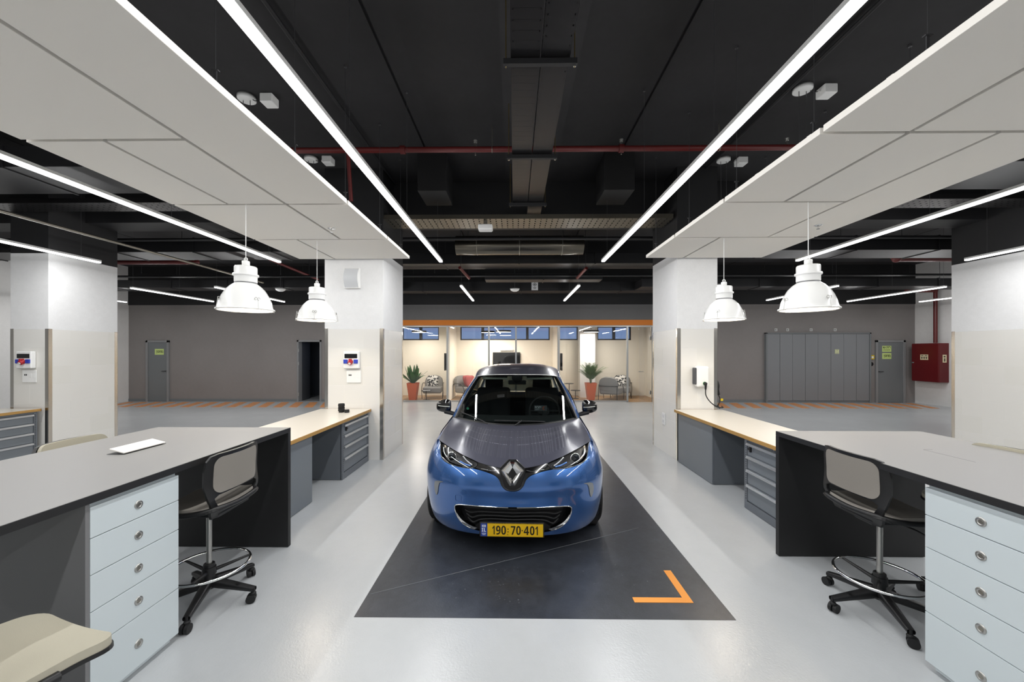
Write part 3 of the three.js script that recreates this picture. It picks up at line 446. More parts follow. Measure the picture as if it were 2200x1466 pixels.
  // --- outlines in front view (x across, y up)
  const hoodEdge = smooth([[0, 0.742], [0.109, 0.749], [0.207, 0.764], [0.295, 0.782], [0.336, 0.795], [0.432, 0.82], [0.525, 0.843], [0.632, 0.863], [0.724, 0.868]]);
  const headLow = smooth([[0.724, 0.867], [0.691, 0.838], [0.676, 0.808], [0.651, 0.77], [0.618, 0.749], [0.562, 0.737], [0.481, 0.729], [0.398, 0.727], [0.336, 0.730]]);
  const stripLow = smooth([[0.336, 0.730], [0.264, 0.721], [0.199, 0.705], [0.145, 0.686], [0.112, 0.658], [0.091, 0.614], [0.059, 0.58], [0.025, 0.568], [0, 0.566]]);
  const grille = smooth([[0, 0.43], [0.2, 0.432], [0.38, 0.428], [0.465, 0.42], [0.497, 0.405], [0.503, 0.38], [0.5, 0.35], [0.477, 0.298], [0.439, 0.257], [0.385, 0.229], [0.316, 0.211], [0.2, 0.203], [0, 0.2]]);
  const belt = [[3.75, 1.0], [3.4, 1.03], [2.8, 1.03], [2.2, 1.015], [1.8, 1.0], [1.5, 0.985], [1.3, 0.972], [1.15, 0.96], [0.95, 0.93]];
  const arch = s0 => { const r = []; for (let i = 0; i <= 28; i++) { const q = Math.PI + 0.32 - i / 28 * (Math.PI + 0.64); r.push([s0 + 0.352 * Math.cos(q), 0.31 + 0.352 * Math.sin(q)]); } return r; };
  const poly = [...ax([[0, 0.178], [0.28, 0.176], [0.53, 0.165], [0.7, 0.163]]).slice(0, -1), ...arch(0.84).map(([s, y]) => [aOfS(Math.max(0.02, s - Ns(y) * (1 - sm(0.7, 1.6, s)))), y]), ...dense([[1.2, 0.2], [3.08, 0.2]], 0.2).map(([s, y]) => [aOfS(s), y]), ...arch(3.43).map(([s, y]) => [aOfS(s), y]), [aOfS(3.85), 0.24], [A3, 0.26], [A3, 0.97], [aOfS(3.98), 0.98], ...belt.map(([s, y]) => [aOfS(s - Ns(y) * (1 - sm(0.7, 1.6, s)) * 0.9), y]), ...ax(headLow).slice(0, -1), ...ax(stripLow), ...ax(grille)];
  for (const sd of [1, -1]) mesh('body_shell', sheet(poly, (a, y) => shell(a, y, sd), 0.03, { out: centre }), blue, car);
  // --- black behind the nose openings, strip and grille
  const up = [...hoodEdge].reverse();
  for (const sd of [1, -1]) {
    mesh('nose_backing', sheet([...ax([...headLow, ...stripLow.slice(1)]), ...ax(hoodEdge)], (a, y) => shell(a, y, sd, -0.035), 0.03, { out: centre }), matte, car);
    mesh('gloss_strip', sheet([...ax([[0.318, 0.738], ...stripLow.slice(4).map(([x, y]) => [x, y + 0.004])]), ...ax(hoodEdge.filter(p => p[0] < 0.3).map(([x, y]) => [x, y - 0.005]))], (a, y) => shell(a, y, sd, -0.004), 0.02, { out: centre }), gloss, car);
    mesh('grille_backing', sheet(ax(grille), (a, y) => shell(a, y, sd, -0.07), 0.03, { out: centre }), matte, car);
    const P = (x, y, off) => shell(aOfX(x, y), y, sd, off);
    mesh('grille_trim', tube(grille.slice(1, -14).map(([x, y]) => P(x * 0.985, y + (y > 0.4 ? -0.004 : 0.004), 0.002)), 0.0055, 90, 8), M.chrome, car).userData.label = 'chrome outline of the lower grille';
    mesh('grille_blade', loft((u, v) => { const i = Math.round(u * 20) / 20, y = lerp(0.33, 0.214, i), x = herm([0.21, 0.229, 0.257, 0.298, 0.35], [0.316, 0.385, 0.439, 0.477, 0.5], y); return P(x - lerp(0.004, 0.012 + 0.02 * i, v), y + v * (0.006 + 0.012 * i), 0.004 - 0.006 * v); }, 20, 3, centre), M.chrome, car).userData.label = 'broad chrome blade in the corner of the lower grille';
    for (let k = 0; k < 4; k++) { const y0 = 0.395 - k * 0.03, w = 0.44 - k * 0.012; mesh('grille_bar', tube([P(0.001, y0, -0.035), P(w * 0.5, y0 + 0.002, -0.035), P(w * 0.72, y0 - 0.004 * k, -0.035), P(w * 0.88, y0 - 0.012 * k - 0.006, -0.036), P(w, y0 - 0.004, -0.038)], 0.0085, 30, 8), matte, car); }
    mesh('plate_bracket', sheet(ax([[0, 0.3], [0.25, 0.3], [0.32, 0.25], [0.33, 0.215], [0, 0.205]]), (a, y) => shell(a, y, sd, -0.018), 0.03, { out: centre }), matte, car);
    // running light in the bumper corner
    mesh('running_light', sheet(ax(smooth([[0.694, 0.566], [0.66, 0.582], [0.604, 0.588], [0.64, 0.57], [0.656, 0.53], [0.669, 0.468], [0.682, 0.44], [0.699, 0.468], [0.705, 0.517], [0.694, 0.566]])), (a, y) => shell(a, y, sd, 0.004), 0.015, { out: centre, thick: 0.006 }), std('running_light_lens', 0x8b8f93, 0.2, 0.5), car);
    // headlight: dark housing, lens, projector, chrome blade
    const lensPoly = [...ax(headLow.map(([x, y]) => [x - 0.003, y + 0.004])), ...ax(hoodEdge.filter(p => p[0] > 0.3).map(([x, y]) => [x - 0.002, y - 0.009]))];
    const hl = mesh('headlight', sheet(lensPoly, (a, y) => shell(a, y, sd, -0.002), 0.02, { out: centre }), phys('headlight_lens', { color: 0xffffff, roughness: 0.02, transmission: 1, thickness: 0, ior: 1.5 }), car);
    mesh('housing', sheet(lensPoly, (a, y) => shell(a, y, sd, -0.028), 0.02, { out: centre }), std('headlight_housing', 0x1d1f23, 0.3, 0.4), hl);
    mesh('lens_rim', tube([...headLow.slice(2), [0.31, 0.752], [0.302, 0.772]].map(([x, y]) => P(x - 0.004, y + 0.004, 0.0)), 0.0035, 70, 6), gloss, hl);
    const pj = P(0.548, 0.785, -0.012); mesh('projector', [new THREE.SphereGeometry(0.036, 24, 14, 0, Math.PI * 2, 0, Math.PI / 2).scale(1, 0.5, 1).rotateX(Math.PI / 2).rotateY(sd * 0.25).translate(pj.x, pj.y, pj.z - 0.012)], std('projector_lens', 0x2a2e34, 0.05, 0.6), hl);
    mesh('projector_ring', [new THREE.TorusGeometry(0.042, 0.005, 10, 36).rotateY(sd * 0.3).translate(pj.x, pj.y, pj.z - 0.006)], M.chrome, hl);
    mesh('chrome_blade', tube([P(0.44, 0.805, -0.012), P(0.4, 0.778, -0.012), P(0.35, 0.752, -0.012)], 0.007, 16, 8), M.handleAlu, hl);
    mesh('daylight_strip', tube([P(0.66, 0.83, -0.014), P(0.64, 0.8, -0.014), P(0.6, 0.775, -0.014)], 0.005, 16, 8), M.handleAlu, hl);
    mesh('blue_reflector', tube([P(0.47, 0.765, -0.018), P(0.42, 0.75, -0.018), P(0.365, 0.742, -0.018)], 0.008, 14, 8), std('blue_reflector', 0x5d86c9, 0.15, 0.6), hl);
    // chrome accents beside the badge
    mesh('chrome_accent', [tube([[0.102, 0.735], [0.098, 0.715], [0.079, 0.65], [0.06, 0.6], [0.045, 0.59]].map(([x, y]) => P(x, y, 0.006)), 0.0016, 24, 6), tube([[0.262, 0.735], [0.225, 0.73], [0.19, 0.724], [0.15, 0.724], [0.115, 0.732]].map(([x, y]) => P(x, y, -0.001)), 0.0018, 24, 6)], M.chrome, car);
  }
  { const P = (x, y, off) => shell(aOfX(x, y), y, -1, off), q = roundPoly(0.055, 0.05, 0.012, 0.462, 0.472).map(([x, y]) => P(x, y, 0.0012)); mesh('tow_eye_cover', tube(q, 0.0012, 40, 5, true), std('shut_line_blue', 0x1d3d73, 0.5), car); }
  // --- badge on a leaning plate
  {
    const b = new THREE.Group(); b.name = 'badge'; car.add(b); b.position.set(0, 0.7, -0.018); b.rotation.x = -0.33;
    const oct = [[0.034, 0.117], [0.1, 0.052], [0.102, 0.014], [0.062, -0.098], [0.026, -0.12]], all = [...oct, ...[...oct].reverse().map(([x, y]) => [-x, y])];
    mesh('surround', new THREE.ExtrudeGeometry(new THREE.Shape(all.map(p => new THREE.Vector2(...p))), { depth: 0.02, bevelEnabled: true, bevelSize: 0.004, bevelThickness: 0.006, bevelSegments: 3 }), gloss, b);
    const o = [[-0.022, 0.104], [0.022, 0.104], [0.093, 0.03], [0.018, -0.086], [-0.018, -0.086], [-0.093, 0.03]], n = [[-0.001, 0.056], [0.001, 0.056], [0.034, 0.008], [0.001, -0.042], [-0.001, -0.042], [-0.034, 0.008]], ri = o.map((p, i) => [(p[0] * 0.6 + n[i][0] * 0.4), (p[1] * 0.6 + n[i][1] * 0.4)]), pos = [];
    const z0 = 0.026, z1 = 0.047, q = (a, b2, c, d) => pos.push(...a, ...b2, ...c, ...a, ...c, ...d);
    for (let i = 0; i < 6; i++) { const j = (i + 1) % 6; q([...o[j], z0], [...o[i], z0], [...ri[i], z1], [...ri[j], z1]); q([...ri[j], z1], [...ri[i], z1], [...n[i], z0], [...n[j], z0]); }
    const g = new THREE.BufferGeometry(); g.setAttribute('position', new THREE.Float32BufferAttribute(pos, 3)); g.computeVertexNormals(); mesh('chrome_diamond', g, M.chrome, b);
    mesh('diamond_outline', tube([...o, o[0]].flatMap((p, i, r) => i < 6 ? [0, 0.5].map(t => V(lerp(p[0], r[i + 1][0], t), lerp(p[1], r[i + 1][1], t), 0.03)) : []), 0.0018, 60, 5, true), gloss, b);
  }
  // --- number plate
  {
    const pm = std('number_plate_print', 0xffffff, 0.45, 0, { map: canvasTex(1040, 220, (c, w, h) => {
      c.fillStyle = '#e6b90e'; c.fillRect(0, 0, w, h); c.fillStyle = '#1d3f96'; c.fillRect(0, 0, 118, h);
      c.fillStyle = '#e8ecf4'; c.fillRect(28, 26, 66, 40); c.fillStyle = '#1d3f96'; c.fillRect(28, 32, 66, 6); c.fillRect(28, 54, 66, 6); c.fillRect(52, 42, 16, 8);
      c.fillStyle = '#f2f4f8'; c.font = 'bold 84px sans-serif'; c.textAlign = 'center'; c.fillText('IL', 60, 140); c.fillRect(26, 160, 14, 12); c.fillRect(44, 160, 14, 12); c.fillRect(62, 160, 14, 12); c.fillRect(80, 160, 14, 12); c.fillRect(34, 184, 54, 8);
      c.fillStyle = '#17140c'; c.font = 'bold 150px sans-serif'; c.textAlign = 'left'; for (const [q, x0, x1] of [['1', 192, 250], ['9', 256, 332], ['0', 342, 420], ['7', 500, 576], ['0', 588, 664], ['4', 716, 796], ['0', 812, 888], ['1', 900, 958]]) { c.save(); c.translate(x0, 182); c.scale((x1 - x0) / c.measureText(q).width * 1.12, 1.33); c.fillText(q, 0, 0); c.restore(); } c.fillRect(450, 84, 17, 17); c.fillRect(450, 128, 17, 17); c.fillRect(682, 104, 18, 18);
      c.strokeStyle = '#17140c'; c.lineWidth = 3; c.beginPath(); c.moveTo(444, 186); c.lineTo(462, 186); c.lineTo(453, 168); c.closePath(); c.stroke(); c.lineWidth = 7; c.strokeStyle = '#3a3016'; c.strokeRect(3, 3, w - 6, h - 6);
    }) });
    const p = new THREE.Group(); p.name = 'number_plate'; car.add(p); p.position.set(-0.006, 0.243, -0.018); p.rotation.x = 0.02;
    mesh('plate_holder', rb(-0.267, 0.267, -0.06, 0.062, -0.014, 0, 0.004), matte, p);
    const f = printed('plate', 0.522, 0.112, 0.003, pm, p); f.position.z = 0.0022;
  }
  // --- bonnet
  const beltY = s => herm([0.35, 0.62, 0.8, 1.0, 1.2, 1.35], [0.862, 0.868, 0.905, 0.937, 0.963, 0.975], s);
  const edgeF = new THREE.CatmullRomCurve3(hoodEdge.map(([x, y]) => shell(aOfX(x, y), y, 1, 0.002)), false, 'centripetal');
  const F1 = edgeF.getPoint(1), cowl = u => { const a = Math.abs(u); return V(0.715 * u, 0.925 + 0.042 * a * a, -(0.965 + 0.245 * a ** 2.2)); };
  const sideE = v => { const e = cowl(1), s = lerp(-F1.z, -e.z, v); return V(lerp(F1.x + 0.004, e.x, v ** 1.3), lerp(F1.y, e.y, v) + 0.012 * Math.sin(Math.PI * v), -s); };
  const hood = (u, v) => {
    const w = 2 * u - 1, sg = Math.sign(w) || 1, f = edgeF.getPoint(Math.abs(w)); f.x *= sg; const r = cowl(w), c = f.clone().lerp(r, v), e = sideE(v), l = F1.clone().lerp(cowl(1), v), k = Math.abs(w);
    c.x += sg * k * (e.x - l.x); c.y += k * (e.y - l.y); c.z += k * (e.z - l.z);
    const prof = (1 - (1 - Math.min(1, v / 0.42)) ** 2.4) * (v < 0.42 ? 1 : 1 - ((v - 0.42) / 0.58) ** 1.5);
    c.y += 0.052 * prof * (1 - k ** 2.4) + 0.016 * Math.sin(Math.PI * Math.min(1, v * 1.05)) * Math.exp(-(((k - 0.66) / 0.13) ** 2)) - 0.01 * Math.sin(Math.PI * v) * Math.exp(-(((k - 0.86) / 0.08) ** 2));
    return c;
  };
  mesh('bonnet', loft(hood, 90, 50, centre), film, car).userData.label = 'dark film covered bonnet with fine solar ribs';
  { const g = loft((u, v) => { const p = hood(u, 0); p.y -= 0.014 * v; p.z -= 0.012 * v; return p; }, 80, 1, centre); mesh('bonnet_lip', g, gloss, car); }
  mesh('fold_crease', rod(hood(0.33, 0.36).add(V(0, 0.003, 0)), hood(0.335, 0.8).add(V(0, 0.003, 0)), 0.003, 6), film, car);
  // fender shoulder between bonnet side and shell
  for (const sd of [1, -1]) { mesh('fender_top', loft((u, v) => { const e = sideE(u), s = -e.z, y = beltY(s) - 0.028; const o = V(Wd(y) * 0.992, y, -s), c = e.clone(); const p = c.lerp(o, v); p.y += 0.006 * Math.sin(Math.PI * v); p.x *= sd; return p; }, 24, 4, centre), blue, car); }
  // --- greenhouse
  const C = new THREE.CatmullRomCurve3([V(0, 1.408, -1.97), V(0, 1.487, -2.4), V(0, 1.522, -2.8), V(0, 1.515, -3.2), V(0, 1.46, -3.76)]), E = new THREE.CatmullRomCurve3([V(0.552, 1.378, -2.09), V(0.578, 1.432, -2.5), V(0.582, 1.455, -2.95), V(0.57, 1.45, -3.3), V(0.54, 1.42, -3.72)]);
  const roof = (w, t) => { const c = C.getPoint(t), e = E.getPoint(t), k = Math.abs(w); return V(e.x * w, c.y + (e.y - c.y) * k ** 3.6, c.z + (e.z - c.z) * k * k); };
  const ws = (w, v) => { const b = cowl(w), t = roof(w, 0), p = b.lerp(t, v), k = 0.035 * Math.sin(Math.PI * v); p.y += k * 0.8; p.z += k * 0.6; return p; };
  mesh('roof', loft((u, v) => roof(2 * u - 1, v), 50, 40, centre), roofFilm, car).userData.label = 'dark film covered roof';
  mesh('header_highlight', tube(Array.from({ length: 21 }, (_, i) => roof(-0.985 + i * 0.0985, 0).add(V(0, 0.002, 0.004))), 0.0035, 60, 8), M.white, car);  // white tube painted in as the reflected highlight along the roof front edge
  mesh('headliner', loft((u, v) => roof(lerp(-0.97, 0.97, u), lerp(0.02, 0.98, v)).add(V(0, -0.03, 0)), 20, 20), inner, car);
  mesh('windscreen', loft((u, v) => ws(lerp(-0.94, 0.94, u), lerp(0.03, 0.985, v)), 40, 24, centre), screenGlass, car);
  mesh('cowl', loft((u, v) => { const p = cowl(lerp(-0.95, 0.95, u)); p.y += lerp(-0.02, 0.012, v); p.z += lerp(0.03, -0.03, v); return p; }, 40, 3, centre), matte, car);
  const beltP = s => { const y = s < 1.35 ? beltY(s) : herm([1.35, 1.8, 2.2, 2.8, 3.4, 3.75], [0.975, 1.0, 1.015, 1.03, 1.03, 1.0], s); return V(Wd(y) * (1 - 0.05 * sm(2.6, 4.1, s)), y, -s); };
  const G = t => E.getPoint(t).add(V(0.03, -0.045, 0)), foot = beltP(1.36);
  for (const sd of [1, -1]) {
    const mir = p => { p.x *= sd; return p; };
    mesh('pillar_trim', loft((u, v) => mir(ws(lerp(0.955, 0.98, u), lerp(0.0, 0.99, v)).add(V(0, 0.002, 0.002))), 4, 24, centre), trimGrey, car);
    mesh('pillar_lining', loft((u, v) => mir(ws(lerp(0.885, 1.01, u), lerp(0.0, 1.0, v)).add(V(0.01, -0.02, -0.02))), 4, 20), inner, car);
    mesh('screen_seal', loft((u, v) => mir(ws(lerp(0.93, 0.956, u), lerp(0.02, 0.985, v)).add(V(0, 0.001, 0.001))), 3, 24, centre), gloss, car);
    mesh('front_pillar', loft((u, v) => { const a = ws(0.975, v), b = foot.clone().lerp(G(0), v); b.y += 0.03 * Math.sin(Math.PI * v); b.z += 0.02 * Math.sin(Math.PI * v); const p = a.lerp(b, u); p.x += 0.014 * Math.sin(Math.PI * u); p.y += 0.006 * Math.sin(Math.PI * u); return mir(p); }, 6, 24, centre), blue, car);
    mesh('roof_rail', loft((u, v) => { const p = E.getPoint(v).lerp(G(v), u); p.x += 0.008 * Math.sin(Math.PI * u); p.y += 0.008 * Math.sin(Math.PI * u); return mir(p); }, 6, 30, centre), blue, car);
    mesh('side_window', loft((u, v) => { const b = beltP(lerp(1.36, 3.5, u)), t = G(u), q = foot.clone().lerp(G(0), v); const p = b.lerp(t, v); const f = (1 - u) ** 8; p.y += f * 0.03 * Math.sin(Math.PI * v); p.x += 0.02 * Math.sin(Math.PI * v); return mir(p); }, 30, 10, centre), privacy, car);
    for (const u0 of [0.45, 0.92]) mesh('door_pillar', loft((u, v) => { const b = beltP(lerp(1.36, 3.5, lerp(u0, u0 + 0.05, u))), t = G(lerp(u0, u0 + 0.05, u)); const p = b.lerp(t, v); p.x += 0.02 * Math.sin(Math.PI * v) + 0.002; return mir(p); }, 2, 10, centre), gloss, car);
    mesh('rear_pillar', loft((u, v) => { const a = beltP(3.5).lerp(G(1), v), b = V(0.66, 0.985, -3.88).lerp(E.getPoint(1), v); return mir(a.lerp(b, u)); }, 6, 10, centre), blue, car);
    mesh('door_card', rb(sd > 0 ? 0.66 : -0.7, sd > 0 ? 0.7 : -0.66, 0.32, 0.965, -3.4, -1.3, 0.02), inner, car);
    // mirror
    const mr = mesh('door_mirror', loft((u, v) => { const q = u * Math.PI * 2, w = (v - 0.5) * Math.PI, cw = Math.cos(w), pw = (c2, e) => Math.sign(c2) * Math.abs(c2) ** e; const x = 0.872 + 0.088 * pw(Math.sin(w), 0.75), k = 0.9 - 0.18 * (x - 0.862) / 0.09; return V(sd * x, 1.055 + 0.088 * k * pw(Math.sin(q), 0.75) * cw ** 0.5 + 0.006, -(1.46 - 0.055 * pw(Math.cos(q), 0.8) * cw ** 0.6 - 0.0)); }, 32, 20), gloss, car);
    mesh('mirror_stalk', loft((u, v) => { const q = u * Math.PI * 2; return V(sd * lerp(0.70, 0.86, v), lerp(0.955, 1.0, v) + lerp(0.02, 0.03, v) * Math.sin(q), -(1.45 + lerp(0.05, 0.045, v) * Math.cos(q))); }, 16, 6), matte, mr);
    mesh('indicator_strip', tube([V(sd * 0.79, 1.06, -1.4), V(sd * 0.86, 1.063, -1.397), V(sd * 0.93, 1.07, -1.407)], 0.005, 16, 6), M.brushed, mr);
    // wheels
    for (const s of [0.84, 3.43]) {
      const w = mesh('wheel', lathe([[0.205, -0.095], [0.26, -0.1], [0.29, -0.094], [0.306, -0.08], [0.31, -0.05], [0.31, 0.05], [0.306, 0.08], [0.29, 0.094], [0.26, 0.1], [0.205, 0.095]], 56).rotateZ(Math.PI / 2), M.rubber, car); w.position.set(sd * 0.752, 0.31, -s);
      const gr = []; for (let k = 0; k < 64; k++) for (const q of [-0.06, -0.02, 0.02, 0.06]) gr.push(bx(q - 0.014, q + 0.014, 0.3085, 0.3125, -0.009, 0.009).rotateX(k / 64 * Math.PI * 2 + q * 3)); mesh('tread', gr, M.rubber, w).userData.kind = 'stuff';
      const sp = [lathe([[0.205, -0.09], [0.212, -0.06], [0.19, -0.02], [0.19, 0.06], [0.205, 0.09]], 48).rotateZ(Math.PI / 2)]; for (let k = 0; k < 5; k++) sp.push(rb(0.05, 0.075, 0.03, 0.2, -0.028, 0.028, 0.008).rotateX(k * Math.PI * 2 / 5)); sp.push(new THREE.CylinderGeometry(0.06, 0.06, 0.03, 28).rotateZ(Math.PI / 2).translate(0.06, 0, 0)); const r = mesh('rim', sp, M.brushed, w); r.scale.x = sd;
    }
    for (const s of [0.84, 3.43]) mesh('wheel_liner', lathe([[0.02, -0.1], [0.348, -0.1], [0.348, 0.08]], 40).rotateZ(Math.PI / 2).translate(sd * 0.7, 0.31, -s), matte, car);
  }
  mesh('rear_screen', loft((u, v) => { const w = 2 * u - 1; return V(0.62 * w, 0.985, -(4.0 - 0.1 * w * w)).lerp(roof(w, 1), v); }, 24, 12, centre), privacy, car);
  mesh('underbody', rb(-0.6, 0.6, 0.17, 0.22, -4.0, -0.35, 0.01), matte, car);
  // --- wipers
  const wp = (w, v, k = 0.012) => ws(w, v).add(V(0, k, k * 0.7));
  mesh('wiper', [tube([wp(-0.9, 0.1), wp(-0.72, 0.07), wp(-0.5, 0.02), wp(-0.42, -0.01)], 0.007, 24, 6)], matte, car);
  mesh('wiper', [tube([wp(-0.32, 0.045), wp(0, 0.05), wp(0.32, 0.035), wp(0.45, 0.02)], 0.007, 24, 6), rod(wp(0.1, 0.05, 0.018), wp(0.0, -0.01, 0.01), 0.009, 8)], matte, car);
  // --- cabin
  mesh('dashboard', loft((u, v) => { const w = 2 * u - 1; return V(0.68 * w, 0.93 + 0.035 * Math.sin(Math.PI * v) - 0.3 * sm(0.75, 1, v), -(1.12 + 0.14 * w * w + 0.42 * v)); }, 30, 14), inner, car);
  mesh('steering_wheel', [new THREE.TorusGeometry(0.185, 0.014, 10, 48).rotateX(-0.4), new THREE.CylinderGeometry(0.06, 0.06, 0.04, 20).rotateX(Math.PI / 2 - 0.4), rod(V(-0.18, 0, 0), V(0.18, 0, 0), 0.014, 8)].map(g => g.translate(0.35, 0.97, -1.66)), matte, car);
  for (const x of [-0.35, 0.35]) { const st = mesh('seat', [rb(x - 0.25, x + 0.25, 0.45, 0.6, -2.4, -1.85, 0.06, 3), rb(-0.24, 0.24, -0.32, 0.32, -0.06, 0.06, 0.05, 3).rotateX(-0.25).translate(x, 0.88, -2.42)], seatCloth, car); mesh('headrest', rb(-0.13, 0.13, -0.09, 0.09, -0.04, 0.04, 0.035, 3).rotateX(-0.2).translate(x, 1.26, -2.53), seatCloth, st); }
  mesh('rear_seat', rb(-0.6, 0.6, 0.45, 1.0, -3.3, -3.1, 0.06, 3), seatCloth, car);
  mesh('mirror_pod', [new THREE.SphereGeometry(0.065, 20, 14).scale(1.1, 1, 0.7).translate(0.0, 1.365, -2.02), rb(-0.12, 0.12, -0.03, 0.03, -0.012, 0.012, 0.011, 2).translate(0, 1.3, -2.05)], inner, car);
  for (const x of [-0.3, 0.3]) mesh('sun_visor', rb(x - 0.17, x + 0.17, -0.006, 0.006, -0.08, 0.08, 0.005).rotateX(0.25).translate(0, 1.365, -2.08), lining, car);
  { const d = new THREE.Group(); d.name = 'dash_card'; car.add(d); d.position.set(0.29, 1.045, -1.42); d.rotation.x = -0.15;
    const f = printed('card', 0.15, 0.065, 0.006, signMat('dash_card_print', 300, 130, (c, w, h) => { c.fillStyle = '#55585c'; c.fillRect(0, 0, w, h); c.fillStyle = '#dcdfe2'; for (let i = 0; i < 6; i++) { c.fillRect(16 + i * 26, 20 + (i % 2) * 6, 16, 36 - (i % 3) * 7); } c.fillStyle = '#9da2a6'; c.fillRect(20, 74, 110, 12); c.fillRect(20, 96, 80, 10); c.fillStyle = '#c2531f'; c.font = 'bold 110px sans-serif'; c.fillText('C', 188, 106); }), d);
    mesh('card_stand', rb(-0.03, 0.03, -0.07, -0.03, -0.02, 0.02, 0.006), matte, d); }
  { const p = ws(-0.82, 0.2).add(V(0, -0.004, -0.004)); mesh('windscreen_sticker', new THREE.CircleGeometry(0.016, 24).rotateX(-0.75).translate(p.x, p.y, p.z), std('green_sticker', 0x2f8f68, 0.6), car); }
}
buildCar();
// ---------------------------------------------------------------- services under the black ceiling
function tray(name, label, x0, x1, y, d0, d1, along, mat) {   // perforated cable tray: floor with slots between rails, two sides
  const t = thing(name, label, 'cable tray', [(x0 + x1) / 2, y, -(d0 + d1) / 2], 0), w = along ? x1 - x0 : d1 - d0, len = along ? d1 - d0 : x1 - x0, g = [];
  for (const q of [-1, 1]) g.push(rb(q * w / 2 - 0.002, q * w / 2 + 0.002, 0, 0.07, -len / 2, len / 2, 0.001), bx(q * (w / 2 - 0.02), q * w / 2, 0, 0.002, -len / 2, len / 2));
  const n = Math.floor(len / 0.09); for (let i = 0; i < n; i++) { const z = -len / 2 + (i + 0.5) * len / n; g.push(bx(-w / 2 + 0.02, w / 2 - 0.02, 0, 0.002, z - 0.037, z + 0.037)); for (const q of [-0.33, -0.11, 0.11, 0.33]) g.push(bx(q * w - 0.025, q * w + 0.025, 0, 0.002, z + 0.037, z + 0.053)); }
  const m = mesh('tray_body', g, mat, t); if (!along) m.rotation.y = Math.PI / 2;
  const c = mesh('cable_bundle', [-0.3, -0.1, 0.12, 0.3].map((q, i) => tube([V(q * w, 0.018, -len / 2), V(q * w + 0.01, 0.018, -len / 6), V(q * w - 0.01, 0.018, len / 6), V(q * w, 0.018, len / 2)], 0.014, 16, 6)), M.rubber, t); if (!along) c.rotation.y = Math.PI / 2;
  return t;
}
const trayDark = std('dark_galvanised', 0x3b3a3b, 0.32, 0.85);
tray('cable_tray', 'perforated cable tray running to the back above the car, left of the pair', -0.03, 0.195, 4.02, -1.5, 6.05, true, trayDark);
tray('cable_tray', 'perforated cable tray running to the back above the car, right of the pair', 0.21, 0.43, 4.02, -1.5, 6.6, true, trayDark);
tray('cable_tray', 'bright perforated cable tray crossing the hall behind the long tray pair', -2.2, 2.5, 3.82, 6.12, 6.6, false, std('dull_zinc', 0x6f6b61, 0.36, 0.9));
for (const [d, w] of [[1.5, 'overhead, nearest the viewer'], [3.04, 'at the top of the picture'], [4.52, 'just behind the red pipe'], [5.98, 'at the far end of the tray pair']]) {
  const t = thing('tray_hanger', 'black tray support bar on threaded rods ' + w, 'bracket', [0.2, 3.97, -d], 0, 'tray support bars');
  mesh('channel_bar', rb(-0.29, 0.29, 0, 0.045, -0.02, 0.02, 0.002), M.black, t);
  for (const x of [-0.27, 0.27]) { const r = mesh('threaded_rod', rod(V(x, -0.02, 0), V(x, CH - 3.97, 0), 0.005, 6), M.brassRod, t); mesh('nut', cy(0.011, 0.011, 0.012, x, -0.008, 0, 6), M.chrome, r); }
}
// transverse beams, boxes and ducts
const duct = (name, x0, x1, y0, y1, d0, d1, label, cat = 'duct', m = M.blackDuct) => { const t = thing(name, label, cat, [(x0 + x1) / 2, y0, -(d0 + d1) / 2]), w = x1 - x0, l = d1 - d0, h = y1 - y0; mesh('casing', rb(-w / 2, w / 2, 0, h, -l / 2, l / 2, 0.006), m, t); const n = Math.max(1, Math.round(Math.max(w, l) / 1.6)); for (let i = 1; i < n; i++) mesh('flange', w > l ? rb(-w / 2 + w * i / n - 0.012, -w / 2 + w * i / n + 0.012, -0.015, h + 0.01, -l / 2 - 0.015, l / 2 + 0.015, 0.003) : rb(-w / 2 - 0.015, w / 2 + 0.015, -0.015, h + 0.01, -l / 2 + l * i / n - 0.012, -l / 2 + l * i / n + 0.012, 0.003), m, t); return t; };
struct('trim_1', [bx(XL, XR, 3.95, CH, -6.62, -7.1)], M.black, 'black concrete beam over the column row', 'beam');
struct('trim_2', [bx(XL, XR, 4.15, CH, -10.2, -10.6)], M.black, 'black concrete beam in front of the back wall', 'beam');
duct('fan_coil_box', -1.42, -1.0, 4.06, CH, 5.62, 6.2, 'black box on the ceiling left of the tray pair', 'air unit', M.rubber);
duct('fan_coil_box', 1.3, 1.74, 4.06, CH, 5.62, 6.2, 'black box on the ceiling right of the tray pair', 'air unit', M.rubber);
{ const t = thing('round_duct', 'bare metal round duct crossing behind the cable trays', 'duct', [0.1, 3.98, -8.25]); mesh('pipe', new THREE.CylinderGeometry(0.2, 0.2, 2.7, 40).rotateZ(Math.PI / 2), std('galvanised_duct', 0x6b665d, 0.22, 0.9), t); for (const x of [-0.9, 0, 0.9]) mesh('seam', new THREE.TorusGeometry(0.2, 0.008, 8, 40).rotateY(Math.PI / 2).translate(x, 0, 0), M.zinc, t); for (const x of [-1.1, 1.1]) mesh('hanger_rod', rod(V(x, 0.2, 0), V(x, CH - 3.98, 0), 0.005, 6), M.wire, t); }
duct('flat_duct', -3.4, 3.6, 3.74, 3.98, 8.9, 9.5, 'flat black duct crossing above the short light lines');
duct('flat_duct', -0.75, 2.2, 3.52, 3.68, 9.7, 10.1, 'low black duct segment in front of the glass bulkhead');
duct('flat_duct', -4.2, 4.6, 3.5, 3.78, 11.4, 11.9, 'black duct nearest the glass bulkhead');
duct('flat_duct', -12.8, -3.3, 3.72, 4.0, 7.7, 8.4, 'black duct crossing the left rear of the hall');
duct('flat_duct', -12.8, -3.3, 3.5, 3.72, 10.7, 11.3, 'black duct before the left store doors');
